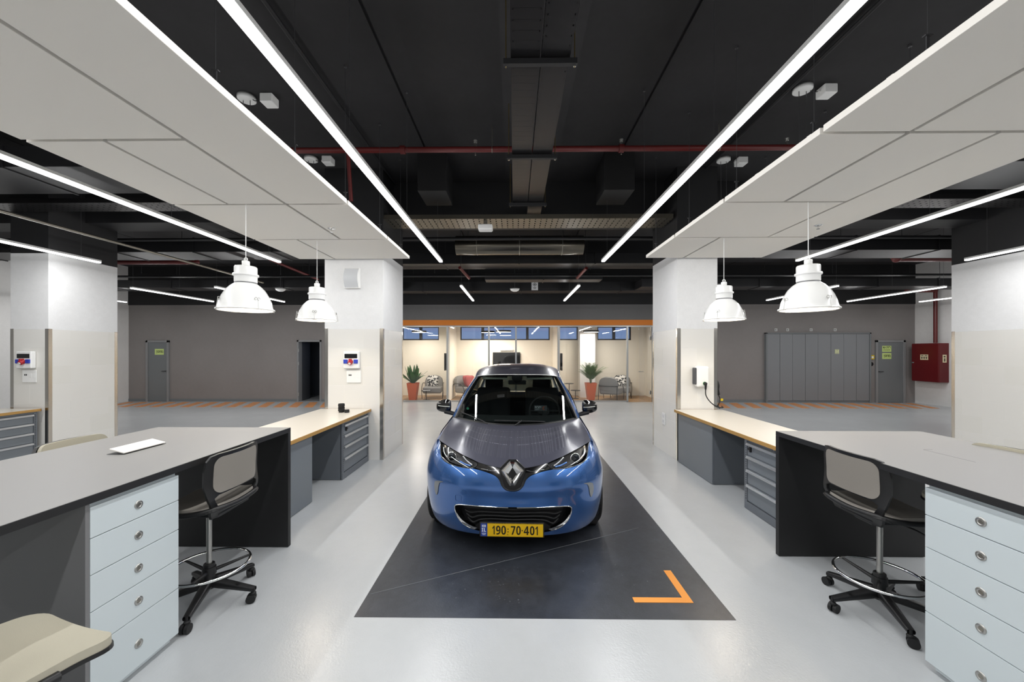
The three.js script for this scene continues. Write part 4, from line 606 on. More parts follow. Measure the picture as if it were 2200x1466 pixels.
duct('flat_duct', 3.5, 13.2, 3.72, 4.0, 7.7, 8.4, 'black duct crossing the right rear of the hall');
duct('flat_duct', 3.5, 13.2, 3.5, 3.72, 10.7, 11.3, 'black duct before the folding doors');
duct('flat_duct', -9.8, -4.4, 3.95, 4.2, 4.6, 5.4, 'black duct above the left light lines');
duct('flat_duct', 5.0, 10.5, 3.95, 4.2, 4.6, 5.4, 'black duct above the right light lines');
tray('cable_tray', 'perforated cable tray above the far left column', -11, -4.6, 3.9, 5.6, 5.95, false, trayDark);
tray('cable_tray', 'perforated cable tray above the far right column', 4.8, 11, 3.9, 5.6, 5.95, false, trayDark);
function pipe(name, label, pts, r, m, cat = 'pipe') { const t = thing(name, label, cat, [pts[0].x, pts[0].y, pts[0].z]); const o = pts[0].clone(), q = pts.map(p => p.clone().sub(o)); for (let i = 0; i + 1 < q.length; i++) { const s = mesh('run', rod(q[i], q[i + 1], r, 14), m, t); if (i) mesh('elbow', new THREE.SphereGeometry(r * 1.25, 14, 10).translate(q[i].x, q[i].y, q[i].z), m, t); } if (name === 'red_pipe') for (const p of (q[1].distanceTo(q[0]) < 1 ? [0.08] : [0.15, 0.85]).map(k => q[0].clone().lerp(q[1], k))) if (Math.abs(q[1].y - q[0].y) < 1) mesh('pipe_hanger', rod(p, V(p.x, CH - o.y, p.z), 0.005, 6), M.darkWire, t); return t; }
{ const t = pipe('sprinkler_pipe', 'dark red sprinkler pipe crossing the hall in front of the trays', [V(-7.4, 4.31, -4.95), V(4.6, 4.31, -4.95)], 0.036, M.red);
  for (const x of [-1.44, 1.36]) mesh('coupling', new THREE.CylinderGeometry(0.052, 0.052, 0.06, 20).rotateZ(Math.PI / 2).translate(x + 7.4, 0, 0), M.red, t);
  for (const x of [-0.505, 1.36, 3.46]) mesh('sprinkler', [cy(0.012, 0.016, 0.09, x + 7.4, 0.05, 0, 10), cy(0.026, 0.02, 0.03, x + 7.4, 0.1, 0, 12), rod(V(x + 7.4, -0.036, 0), V(x + 7.4, -0.075, 0), 0.008, 8)], M.brushed, t);
  for (const x of [-6, -3.4, -0.29, 2.6]) mesh('pipe_hanger', [rod(V(x + 7.4, 0, 0), V(x + 7.4, 0.31, 0), 0.006, 6), new THREE.TorusGeometry(0.04, 0.005, 6, 24).rotateY(Math.PI / 2).translate(x + 7.4, 0, 0)], M.zinc, t);
  mesh('drop', rod(V(5.25, 0, 0), V(5.25, -0.62, -0.1), 0.024, 12), M.red, t); }
pipe('steel_conduit', 'thin grey conduit running back across the left of the hall', [V(-6.3, 3.44, -2.2), V(-6.3, 3.44, -9.6)], 0.022, M.zinc);
pipe('red_pipe', 'red pipe with an elbow behind the far left column', [V(-9.4, 3.72, -8.6), V(-7.15, 3.72, -8.6), V(-7.15, 3.84, -8.6)], 0.045, M.red);
pipe('red_pipe', 'red pipe rising above the nearer left pendant', [V(-5.9, 3.95, -8.5), V(-5.2, 3.62, -10.15)], 0.03, M.red);
pipe('red_pipe', 'thick red pipe with an offset above the folding doors', [V(7.0, 3.9, -8.6), V(8.25, 3.9, -8.6), V(8.4, 3.76, -8.6), V(10.2, 3.76, -8.6)], 0.07, M.red);
pipe('red_pipe', 'red riser pipe above the red cabinet', [V(13.22, 1.98, -12.3), V(13.22, 3.62, -12.3), V(12.3, 3.62, -12.3)], 0.05, M.red);
pipe('red_pipe', 'short red sprinkler branch behind the left bay light', [V(-1.25, 3.62, -8.75), V(-1.1, 3.48, -9.3)], 0.035, M.red);
pipe('red_pipe', 'short red sprinkler branch behind the right bay light', [V(1.62, 3.6, -8.75), V(1.5, 3.48, -9.3)], 0.035, M.red);
for (const [x, y, d, l] of [[-1.9, 3.88, 7.4, 'thin black pipe crossing behind the columns, upper one'], [-1.9, 3.6, 9.62, 'thin black pipe crossing behind the columns, lower one']]) pipe('black_pipe', l, [V(-12.5, y, -d), V(13, y, -d)], 0.03, M.blackDuct);
pipe('black_conduit', 'black conduit running along the ceiling above the left raft', [V(-2.05, CH - 0.03, 2), V(-2.05, CH - 0.03, -6.6)], 0.02, M.black);
pipe('black_conduit', 'black conduit running along the ceiling above the right raft', [V(3.0, CH - 0.03, 2), V(3.0, CH - 0.03, -6.6)], 0.02, M.black);
{ // emergency lamp, smoke detectors, hanging sign
  const e = thing('emergency_lamp', 'white box lamp hanging below the cross tray', 'lamp', [-0.47, 3.66, -6.2]); mesh('body', rb(-0.115, 0.115, 0, 0.085, -0.08, 0.08, 0.02, 3), M.white, e); mesh('bracket', bx(-0.03, 0.03, 0.08, 0.159, -0.02, 0.02), M.zinc, e); mesh('lens', rb(-0.1, 0.1, -0.006, 0.004, -0.065, 0.065, 0.004), std('frosted_lens', 0xd8dadb, 0.4), e);
  const dome = (x, y, d, l) => { const t = thing('ceiling_dome', l, 'detector', [x, y, -d]); mesh('dome', lathe([[0, -0.085], [0.06, -0.075], [0.11, -0.045], [0.135, 0], [0, 0]], 30), M.white, t); mesh('stem', rod(V(0, 0, 0), V(0, CH - y, 0), 0.008, 8), M.darkWire, t); };
  dome(0.0, 3.42, 10.5, 'white dome hanging before the glass front bulkhead'); dome(-6.35, 3.42, 10.4, 'white dome hanging behind the left pendants');
  const s = thing('hanging_sign', 'small white hanging sign with a diamond before the bulkhead', 'sign', [0.55, 3.4, -10.65]); const f = printed('plate', 0.18, 0.235, 0.01, signMat('hanging_sign_print', 128, 168, (c, w, h) => { c.fillStyle = '#c9cacb'; c.fillRect(0, 0, w, h); c.strokeStyle = '#333'; c.lineWidth = 8; c.beginPath(); c.moveTo(64, 24); c.lineTo(100, 58); c.lineTo(64, 92); c.lineTo(28, 58); c.closePath(); c.stroke(); c.fillStyle = '#333'; c.beginPath(); c.arc(64, 58, 13, 0, 7); c.fill(); c.fillRect(34, 112, 60, 9); c.fillRect(42, 130, 44, 9); }), s); f.position.y = 0.12; mesh('wire', [rod(V(-0.07, 0.23, 0), V(-0.07, CH - 3.4, 0), 0.002, 5), rod(V(0.07, 0.23, 0), V(0.07, CH - 3.4, 0), 0.002, 5)], M.wire, s);
}
{ // odd drop rods that hang from the slab in the rear
  seed = 77; for (let i = 0; i < 26; i++) { const x = lerp(-12, 12.5, rnd()), d = 7.6 + rnd() * 5, y = 3.55 + rnd() * 0.5; const o = mesh('drop_rod', [rod(V(0, 0, 0), V(0, CH - y, 0), 0.005, 5), cy(0.012, 0.012, 0.02, 0, 0, 0, 6)], M.darkWire); o.position.set(x, y, -d); tag(o, 'thin threaded rod hanging from the black rear ceiling', 'rod', 'loose ceiling rods'); }
}
// ---------------------------------------------------------------- fittings on the columns
{ const s = thing('wall_speaker', 'white wall speaker high on the column left of the car', 'speaker', [-2.56, 2.87, -6.085]);
  mesh('cabinet', loft((u, v) => V(lerp(-0.11, 0.11, u), lerp(-0.15, 0.15, v), 0.05 + 0.06 * Math.sin(Math.PI * v) * (1 - 0.15 * Math.abs(2 * u - 1))), 8, 16, V(0, 0, -1)), std('speaker_grille', 0xd3d5d8, 0.6), s);
  mesh('frame', [rb(-0.125, -0.108, -0.155, 0.155, 0, 0.06, 0.006), rb(0.108, 0.125, -0.155, 0.155, 0, 0.06, 0.006), rb(-0.125, 0.125, 0.148, 0.158, 0, 0.055, 0.004), rb(-0.125, 0.125, -0.158, -0.148, 0, 0.055, 0.004), loft((u, v) => V(0.11 + 0.012 * u, lerp(-0.15, 0.15, v), (0.05 + 0.06 * Math.sin(Math.PI * v)) * (1 - u)), 2, 16), bx(-0.11, 0.11, -0.15, 0.15, 0, 0.04)], M.white, s); }
function powerBox(x, label, label2) {
  const t = thing('power_socket_box', label, 'socket box', [x, 1.59, -6.085]);
  mesh('body', rb(-0.12, 0.12, -0.14, 0.13, 0, 0.07, 0.012, 2), M.white, t); mesh('breaker_window', rb(-0.1, 0.1, 0.02, 0.09, 0.065, 0.078, 0.006), M.smoked, t);
  for (const q of [-1, 1]) mesh('blue_socket', rb(q * 0.08 - 0.032, q * 0.08 + 0.032, -0.062, 0.002, 0.065, 0.09, 0.006).applyMatrix4(new THREE.Matrix4().makeRotationX(0.0)), M.blueSocket, t);
  const r = mesh('red_socket', [new THREE.CylinderGeometry(0.032, 0.036, 0.06, 24).rotateX(Math.PI / 2 + 0.5).translate(0, -0.045, 0.09), rb(-0.02, 0.02, -0.03, 0.012, 0.07, 0.12, 0.008)], M.redSocket, t); mesh('contact_face', new THREE.CylinderGeometry(0.018, 0.018, 0.006, 20).rotateX(Math.PI / 2 + 0.5).translate(0, -0.062, 0.122), M.white, r);
  const p = thing('socket_plate', label2, 'socket', [x + 0.02, 1.32, -6.085]); mesh('plate', rb(-0.115, 0.115, -0.1, 0.1, 0, 0.012, 0.006), M.white, p); for (const q of [-0.07, -0.045]) mesh('outlet', rb(q - 0.009, q + 0.009, 0.01, 0.035, 0.01, 0.0135, 0.001), M.rubber, p); for (const q of [0.02, 0.07]) mesh('blank_module', rb(q - 0.02, q + 0.02, -0.02, 0.05, 0.01, 0.0135, 0.002), M.whiteGloss, p);
}
powerBox(-2.565, 'white socket box with red and blue outlets on the speaker column', 'white socket plate under the socket box on the speaker column');
powerBox(-7.77, 'white socket box with red and blue outlets on the far left column', 'white socket plate under the socket box on the far left column');
{ const t = thing('charging_box', 'white electric car charging box on the right column', 'charger', [2.885, 1.325, -6.085]);
  mesh('body', rb(-0.085, 0.105, -0.16, 0.165, 0, 0.12, 0.035, 4), M.whiteGloss, t); mesh('side_band', rb(-0.108, -0.08, -0.12, 0.14, 0.005, 0.1, 0.012, 2), std('dark_grey_plastic', 0x4b4d50, 0.5), t);
  mesh('status_ring', new THREE.TorusGeometry(0.024, 0.004, 8, 28).translate(0.03, -0.1, 0.122), std('green_ring', 0x3f9a52, 0.4), t);
  const plug = mesh('charging_plug', [new THREE.CylinderGeometry(0.02, 0.024, 0.05, 20).rotateX(Math.PI / 2).translate(0.03, -0.1, 0.14), rod(V(0.03, -0.1, 0.155), V(0.028, -0.19, 0.15), 0.02, 12, 0.013)], M.rubber, t);
  mesh('charging_cable', tube([V(0.028, -0.18, 0.15), V(0.035, -0.28, 0.15), V(0.1, -0.38, 0.15), V(0.22, -0.46, 0.13), V(0.33, -0.475, 0.08), V(0.37, -0.47, -0.03)], 0.008, 40, 8), M.rubber, plug);
  const h = thing('charging_connector', 'black charging connectors hanging on the far side of the charger column', 'connector', [3.2, 1.3, -6.3]);
  mesh('holster', rb(-0.02, 0.05, 0.02, 0.2, -0.04, 0.04, 0.02, 3), M.rubber, h); mesh('handle', tube([V(0.05, -0.06, 0.03), V(0.065, -0.12, 0.05), V(0.06, -0.2, 0.05), V(0.08, -0.28, 0.04)], 0.024, 16, 10), M.rubber, h);
  mesh('cable', [tube([V(0.03, 0.02, 0.03), V(0.02, -0.2, 0.02), V(0.05, -0.42, 0.03), V(0.09, -0.5, 0.06)], 0.009, 24, 8), tube([V(0.0, -0.1, 0.05), V(0.0, -0.3, 0.06), V(0.03, -0.5, 0.07)], 0.009, 24, 8), tube([V(0.08, -0.28, 0.04), V(0.1, -0.36, 0.05), V(0.06, -0.46, 0.06)], 0.008, 20, 8)], M.rubber, h); mesh('tag', [rb(0.1, 0.15, -0.38, -0.34, 0.045, 0.05, 0.002)], M.yellow, h);
  const p = thing('socket_plate', 'white socket plate low on the side of the charger column', 'socket', [2.546, 0.57, -6.62]); mesh('plate', rb(-0.014, 0, -0.1, 0.1, -0.07, 0.07, 0.006), M.white, p); for (const y of [-0.04, 0.045]) mesh('outlet', rb(-0.0165, -0.012, y - 0.025, y + 0.025, -0.04, 0.04, 0.004), std('socket_face', 0xdedede, 0.5), p);
}
// ---------------------------------------------------------------- doors and cabinets on the back wall
function flatDoor(n, x0, x1, hingeLeft, label) {
  const t = thing('door_' + n, label, 'door', [(x0 + x1) / 2, 0, ZB]); t.userData.kind = 'structure'; const w = x1 - x0;
  mesh('frame', [rb(-w / 2, -w / 2 + 0.07, 0, 2.09, 0, 0.05, 0.004), rb(w / 2 - 0.07, w / 2, 0, 2.09, 0, 0.05, 0.004), rb(-w / 2, w / 2, 2.02, 2.09, 0, 0.05, 0.004)], M.doorFrame, t);
  const l = mesh('leaf', rb(-w / 2 + 0.072, w / 2 - 0.072, 0.01, 2.018, 0.0, 0.025, 0.003), M.doorGrey, t), s = hingeLeft ? 1 : -1;
  mesh('handle', [rod(V(s * (w / 2 - 0.11), 1.04, 0.025), V(s * (w / 2 - 0.11), 1.04, 0.065), 0.011, 10), rod(V(s * (w / 2 - 0.11), 1.04, 0.065), V(s * (w / 2 - 0.23), 1.04, 0.065), 0.01, 10)], M.rubber, l); return t;
}
const d1 = flatDoor(1, -12.62, -11.82, true, 'grey store door with one green sign on the left'), d2 = flatDoor(2, 12.07, 13.05, false, 'grey fire door with two green signs on the right');
const green = '#cfe38c';
{ const p = printed('door_sign', 0.31, 0.2, 0.004, signMat('store_sign', 248, 160, (c, w, h) => { c.fillStyle = green; c.fillRect(0, 0, w, h); c.strokeStyle = '#24261c'; storeWord(c, 22, 46, 204, 62); }), d1); p.position.set(0.06, 1.7, 0.028);
  const q = printed('door_sign', 0.3, 0.2, 0.004, signMat('store_sign_b', 248, 160, (c, w, h) => { c.fillStyle = green; c.fillRect(0, 0, w, h); c.strokeStyle = '#24261c'; storeWord(c, 22, 46, 204, 62); }), d2); q.position.set(-0.12, 1.56, 0.028);
  const r = printed('door_sign', 0.3, 0.2, 0.004, signMat('fire_door_sign', 248, 160, (c, w, h) => { c.fillStyle = green; c.fillRect(0, 0, w, h); c.strokeStyle = '#24261c'; const S = (...a) => { c.beginPath(); a.forEach(([u, v], i) => c[i ? 'lineTo' : 'moveTo'](u, v)); c.stroke(); }; c.lineWidth = 9; const top = 22, b = 66;
    S([198, top], [226, top]); S([221, top], [221, b]); S([190, 8], [190, top + 4], [162, top + 4]); S([164, top + 4], [164, top + 24], [176, b]); S([150, b], [150, top], [120, top], [120, b], [112, b]);   // fire door, first word
    S([88, top], [62, b]); S([88, b], [76, 44]); S([66, top], [74, 38]); S([24, top], [24, b - 14], [50, b], [50, top]); S([37, top], [37, b - 6]);  // second word
    c.lineWidth = 6; for (let x = 216; x > 24; x -= 24) S([x, 100], [x - 14, 100], [x - 14, 134]); }), d2); r.position.set(-0.12, 1.8, 0.028); }
{ // folding doors
  const t = thing('folding_doors', 'wide grey folding doors of eight leaves on the right back wall', 'door', [10.13, 0, ZB]), W = 3.38; mesh('frame', [rb(-W / 2 - 0.05, -W / 2, 0, 2.34, 0, 0.1, 0.004), rb(W / 2, W / 2 + 0.05, 0, 2.34, 0, 0.1, 0.004), rb(-W / 2 - 0.05, W / 2 + 0.05, 2.3, 2.34, 0, 0.1, 0.004), rb(-W / 2, W / 2, 0, 0.06, 0, 0.06, 0.004)], M.doorGrey, t);
  for (let i = 0; i < 8; i++) mesh('leaf', rb(-W / 2 + W / 8 * i + 0.004, -W / 2 + W / 8 * (i + 1) - 0.004, 0.065, 2.296, 0, 0.075 + (i % 2) * 0.004, 0.004), M.lockerGrey, t);
  const s = printed('notice', 0.14, 0.15, 0.003, signMat('notice_print', 112, 120, (c, w, h) => { c.fillStyle = '#dfe3b6'; c.fillRect(0, 0, w, h); c.strokeStyle = '#4a4c3a'; c.lineWidth = 5; c.strokeRect(10, 10, w - 20, h - 20); c.fillStyle = '#4a4c3a'; c.fillRect(36, 24, 40, 8); c.fillRect(50, 40, 12, 24); c.fillRect(30, 84, 52, 8); }), t); s.position.set(0.62, 1.71, 0.082);
  for (const [x, k] of [[8.78, 'first from the left'], [9.17, 'second from the left'], [9.95, 'third from the left'], [10.75, 'last on the right']]) { const p = thing('number_tag', 'small white tag above the folding doors, ' + k, 'tag', [x, 2.44, ZB + 0.006]); printed('tag_plate', 0.085, 0.085, 0.008, signMat('tag_print', 64, 64, (c, w, h) => { c.fillStyle = '#e2e2e0'; c.fillRect(0, 0, w, h); c.fillStyle = '#55565a'; c.fillRect(12, 14, 40, 36); c.fillStyle = '#e2e2e0'; c.fillRect(26, 26, 26, 14); }), p); }
  const y = thing('call_point', 'small yellow call point beside the right store door', 'call point', [11.95, 1.52, ZB]); mesh('box', rb(-0.065, 0.065, -0.07, 0.07, 0, 0.05, 0.006), M.yellow, y); mesh('push_disc', new THREE.CylinderGeometry(0.035, 0.035, 0.008, 20).rotateX(Math.PI / 2).translate(0, 0, 0.052), M.white, y);
  const k = thing('round_sounder', 'black round sounder under the yellow call point', 'sounder', [11.94, 1.29, ZB]); mesh('body', lathe([[0, 0.05], [0.05, 0.045], [0.07, 0.02], [0.072, 0]], 24).rotateX(Math.PI / 2), M.rubber, k); mesh('grille', new THREE.TorusGeometry(0.04, 0.006, 8, 24).translate(0, 0, 0.048), M.chairBlack, k);
}
{ // open doorway and the dark room behind it
  const r = struct('wall_store', [bx(-8.6, -6.5, 0, 2.6, ZB - 2.0, ZB - 2.1), bx(-5.6, -5.4, 0, 2.6, ZB - 2.0, ZB - 2.1), bx(-6.5, -5.6, 0, 0.9, ZB - 2.0, ZB - 2.1), bx(-6.5, -5.6, 2.3, 2.6, ZB - 2.0, ZB - 2.1), bx(-8.7, -8.6, 0, 2.6, ZB - 0.2, ZB - 2.1), bx(-5.4, -5.3, 0, 2.6, ZB - 0.2, ZB - 2.1), bx(-8.7, -5.3, 2.6, 2.7, ZB - 0.2, ZB - 2.1)], M.darkInside, 'blue grey walls of the unlit room behind the open door', 'wall');
  mesh('room_floor', bx(-8.7, -5.3, -0.1, 0, ZB, ZB - 2.1), M.floor, r);
  { const w = thing('window_5', 'unseen window added to let dusk light into the room behind the open door', 'window', [-6.05, 0.9, ZB - 2.05]); w.userData.kind = 'structure'; mesh('window_frame', [bx(-0.45, -0.4, 0, 1.4, -0.04, 0.04), bx(0.4, 0.45, 0, 1.4, -0.04, 0.04), bx(-0.45, 0.45, 0, 0.05, -0.04, 0.04), bx(-0.45, 0.45, 1.35, 1.4, -0.04, 0.04)], M.doorGrey, w); mesh('pane', bx(-0.41, 0.41, 0.04, 1.36, -0.004, 0.004), M.pane, w); }  // window added out of view so dusk light reaches the dark room
  const t = thing('door_3', 'dark grey door standing open in the left back wall', 'door', [-7.01, 0, ZB]); t.userData.kind = 'structure';
  mesh('frame', [rb(-0.42, -0.36, 0, 2.1, -0.2, 0.02, 0.003), rb(0.36, 0.42, 0, 2.1, -0.2, 0.02, 0.003), rb(-0.42, 0.42, 2.04, 2.1, -0.2, 0.02, 0.003), rb(-0.36, 0.36, 0, 0.012, -0.2, 0.02, 0.003)], M.doorFrame, t);
  const leaf = mesh('leaf', rb(0, 0.74, 0.012, 2.03, -0.045, 0, 0.003), std('dark_door', 0x53565b, 0.55), t); leaf.position.set(-0.355, 0, -0.19); leaf.rotation.y = 1.72;
  for (const y of [0.25, 1.3, 1.75]) mesh('hinge', cy(0.014, 0.014, 0.11, -0.36, y, 0.015, 10), M.brushed, t);
  mesh('handle', [rod(V(0.66, 1.02, 0), V(0.66, 1.02, 0.05), 0.01, 8), rod(V(0.66, 1.02, 0.05), V(0.55, 1.02, 0.05), 0.009, 8)], M.rubber, leaf);
  const c = thing('low_cabinet', 'pale low cabinet inside the open doorway', 'cabinet', [-6.62, 0.25, ZB - 1.2]); mesh('body', rb(-0.3, 0.3, 0, 0.75, -0.25, 0.25, 0.01), M.drawerWhite, c); mesh('cabinet_door', rb(-0.29, 0.29, 0.01, 0.74, 0.25, 0.268, 0.004), M.drawerWhite, c); mesh('foot', [bx(-0.28, -0.22, -0.25, 0, -0.2, 0.2), bx(0.22, 0.28, -0.25, 0, -0.2, 0.2)], M.doorGrey, c);
}
{ // red hose cabinet on the right wall
  const t = thing('fire_hose_cabinet', 'dark red fire hose cabinet on the right wall', 'fire cabinet', [XR, 0.75, -12.5]);
  mesh('case', rb(-0.3, 0, 0, 1.22, -0.4, 0.42, 0.01), M.redCab, t); const d = mesh('cabinet_door', rb(-0.32, -0.302, 0.012, 1.208, -0.39, 0.41, 0.006), M.redCab, t); mesh('latch', rb(-0.335, -0.318, 0.58, 0.62, -0.37, -0.31, 0.004), M.chrome, d);
  const sg = (name, dr) => signMat(name, 128, 96, dr), a = mesh('cabinet_sign', new THREE.BoxGeometry(0.003, 0.17, 0.24), sg('hose_sign', (c, w, h) => { c.fillStyle = '#e6d9b4'; c.fillRect(0, 0, w, h); c.fillStyle = '#3c3226'; c.fillRect(14, 14, 40, 12); c.fillRect(72, 14, 42, 12); for (const x of [20, 56, 92]) { c.fillRect(x, 40, 16, 40); c.fillRect(x - 6, 52, 28, 8); } }), t); a.position.set(-0.322, 0.78, 0.0);
  const b = printed('cabinet_sign', 0.12, 0.24, 0.003, sg('hose_sign_b', (c, w, h) => { c.fillStyle = '#e6d9b4'; c.fillRect(0, 0, w, h); c.fillStyle = '#3c3226'; c.fillRect(30, 14, 60, 18); c.fillRect(40, 44, 44, 40); }), t); b.position.set(-0.14, 0.74, 0.4225);
}
// ---------------------------------------------------------------- the lounge behind the glass front
const LZ = -15.0, LC = 2.72;
const wallCream = std('cream_lounge_paint', 0xede7da, 0.8), lfloor = std('oak_floor', 0xb48f68, 0.45, 0, { map: T.wood });
const lf = struct('floor_lounge', bx(LGX0 - 0.1, LGX1 + 0.1, -0.2, 0, ZB, LZ - 0.2), lfloor, 'oak floor of the lounge behind the glass', 'floor');
for (let i = 0, x = LGX0; x < LGX1; x += 0.19, i++) mesh('plank', bx(x + 0.001, Math.min(LGX1, x + 0.188), 0, 0.004, ZB - 0.12, LZ), lfloor, lf);
struct('ceiling_lounge', bx(LGX0 - 0.1, LGX1 + 0.1, LC, LC + 0.1, ZB - 0.2, LZ - 0.2), M.wallWhite, 'lounge ceiling behind the bulkhead', 'ceiling');
const wins = [[-4.4, -2.95], [-2.12, 1.36], [1.66, 2.45], [3.2, 4.5]], WB = 2.15, WTp = 2.68;
{ const g = [bx(LGX0 - 0.1, LGX1 + 0.1, 0, WB, LZ, LZ - 0.2), bx(LGX0 - 0.1, LGX1 + 0.1, WTp, LC, LZ, LZ - 0.2)]; const e = [LGX0 - 0.1, ...wins.flat(), LGX1 + 0.1]; for (let i = 0; i < e.length; i += 2) g.push(bx(e[i], e[i + 1], WB, WTp, LZ, LZ - 0.2)); struct('wall_lounge_back', g, wallCream, 'cream back wall of the lounge', 'wall'); }
struct('wall_lounge_left', bx(LGX0 - 0.1, LGX0, 0, LC, ZB - 0.2, LZ), wallCream, 'cream left end wall of the lounge', 'wall');
struct('wall_lounge_right', bx(LGX1, LGX1 + 0.1, 0, LC, ZB - 0.2, LZ), wallCream, 'cream right end wall of the lounge', 'wall');
const frameDark = std('dark_window_frame', 0x34373c, 0.5);
const wlab = ['dusk blue strip window of the left lounge room', 'widest dusk blue strip window in the middle lounge room', 'narrow dusk blue strip window beside the lounge pillar', 'dusk blue strip window of the right lounge room'];
wins.forEach(([a, b], i) => { const t = thing('window_' + (i + 1), wlab[i], 'window', [(a + b) / 2, WB, LZ - 0.1]); t.userData.kind = 'structure'; const w = b - a, h = WTp - WB, n = Math.max(1, Math.round(w / 0.8)), g = [bx(-w / 2, w / 2, 0, 0.05, -0.04, 0.06), bx(-w / 2, w / 2, h - 0.04, h, -0.04, 0.06), bx(-w / 2, -w / 2 + 0.04, 0, h, -0.04, 0.06), bx(w / 2 - 0.04, w / 2, 0, h, -0.04, 0.06)]; for (let k = 1; k < n; k++) if (n < 3 || k !== 2) g.push(bx(-w / 2 + w * k / n - 0.05, -w / 2 + w * k / n + 0.05, 0, h, -0.04, 0.06)); mesh('window_frame', g, frameDark, t); mesh('pane', bx(-w / 2 + 0.03, w / 2 - 0.03, 0.03, h - 0.03, -0.004, 0.004), M.pane, t); });
struct('wall_partition', [bx(-2.36, -2.26, 0, LC, ZB - 0.25, LZ)], wallCream, 'cream partition between left and middle lounge rooms', 'wall');
struct('wall_partition', [bx(1.46, 1.56, 0, LC, ZB - 0.25, LZ)], wallCream, 'cream partition between middle and right lounge rooms', 'wall');
struct('lounge_pillar', [bx(2.42, 2.98, 0, LC, -14.35, -14.8)], M.columnWhite, 'white pillar behind the palm in the lounge', 'column');
{ // glass front: rails, mullions, panes, door
  const t = thing('glass_partition', 'full height glass front of the lounge under the orange band', 'partition', [0, 0, ZB]); t.userData.kind = 'structure'; const xs = [LGX0, -2.3, -0.88, 0.04, 1.49, 3.82, 4.68, LGX1], alu = std('aluminium_profile', 0xb9bab9, 0.35, 0.8);
  mesh('rail', [bx(LGX0, 3.82, 0, 0.045, -0.1, -0.03), bx(LGX0, LGX1, 2.55, 2.6, -0.1, -0.03)], alu, t);
  for (const x of xs.slice(1, -1)) { mesh('mullion', bx(x - 0.028, x + 0.028, 0.0, 2.55, -0.1, -0.03), alu, t); }
  for (let i = 0; i + 1 < xs.length; i++) { if (i === 5) continue; mesh('pane', bx(xs[i] + 0.03, xs[i + 1] - 0.03, 0.045, 2.55, -0.07, -0.062), M.pane, t); }
  const d = mesh('glass_door', bx(0, 0.8, 0.02, 2.53, -0.005, 0.005), M.pane, t); d.position.set(4.62, 0, -0.1); d.rotation.y = Math.PI - 1.15 + Math.PI / 2 + 0.35; mesh('door_handle', [rod(V(0.72, 1.05, -0.05), V(0.72, 1.05, 0.05), 0.012, 10), rod(V(0.72, 1.05, 0.05), V(0.6, 1.05, 0.05), 0.01, 10), rod(V(0.72, 1.05, -0.05), V(0.6, 1.05, -0.05), 0.01, 10)], M.brushed, d); mesh('hinge', [bx(-0.01, 0.05, 0.25, 0.38, -0.015, 0.015), bx(-0.01, 0.05, 2.1, 2.23, -0.015, 0.015)], M.brushed, d);
}
// round lounge lamps: black rim, glowing underside, area light just beneath
[[-3.45, 13.9, 0.52, 'round black rimmed lamp in the left lounge room'], [-0.98, 14.1, 0.5, 'round black rimmed lamp in the middle lounge room, left one'], [-0.4, 13.7, 0.55, 'round black rimmed lamp in the middle lounge room, right one'], [2.72, 13.8, 0.55, 'round black rimmed lamp in front of the lounge pillar']].forEach(([x, d, w, l]) => {
  const t = thing('lounge_lamp', l, 'pendant lamp', [x, 2.4, -d], 0, 'round lounge lamps'), r = w / 2;
  mesh('rim', lathe([[r - 0.01, 0], [r, 0], [r, 0.06], [0, 0.07], [0, 0.06], [r - 0.01, 0.05], [r - 0.01, 0]], 40), M.rubber, t); mesh('lamp_disc', cy(r - 0.012, r - 0.012, 0.012, 0, 0.006, 0, 40), M.glowWarm, t); mesh('cord', rod(V(0, 0.07, 0), V(0, LC - 2.4, 0), 0.004, 6), M.rubber, t);
  const q = new THREE.RectAreaLight(new THREE.Color(1, 0.92, 0.8), LOUNGE_RADIANCE, w * 0.8, w * 0.8); q.name = 'lounge_lamp_area'; q.position.set(0, -0.004, 0); q.rotation.x = -Math.PI / 2; t.add(q);
});
// televisions
{ const tv = (l, p, turn) => { const t = thing('television', l, 'television', p, turn); mesh('bezel', rb(-0.53, 0.53, -0.3, 0.3, -0.03, 0.01, 0.006), M.rubber, t); mesh('screen', rb(-0.515, 0.515, -0.285, 0.285, 0.01, 0.013, 0.001), M.smoked, t); mesh('wall_bracket', bx(-0.15, 0.15, -0.12, 0.12, -0.06, -0.03), M.black, t); return t; };
  tv('black television on the back wall of the middle lounge room', [-0.32, 1.38, LZ + 0.07], 0); tv('black television seen edge on at the left lounge partition', [-2.44, 1.35, -13.9], -Math.PI / 2); tv('black television seen edge on at the right lounge partition', [1.64, 1.35, -13.9], Math.PI / 2);
  const b = thing('sound_bar', 'white bar mounted above the middle lounge television', 'sound bar', [-0.32, 1.74, LZ]); mesh('body', rb(-0.25, 0.25, 0, 0.07, 0, 0.08, 0.012, 2), M.white, b); mesh('grille', rb(-0.22, 0.22, 0.012, 0.058, 0.08, 0.083, 0.001), std('pale_grille', 0xcfd0ce, 0.6), b); }
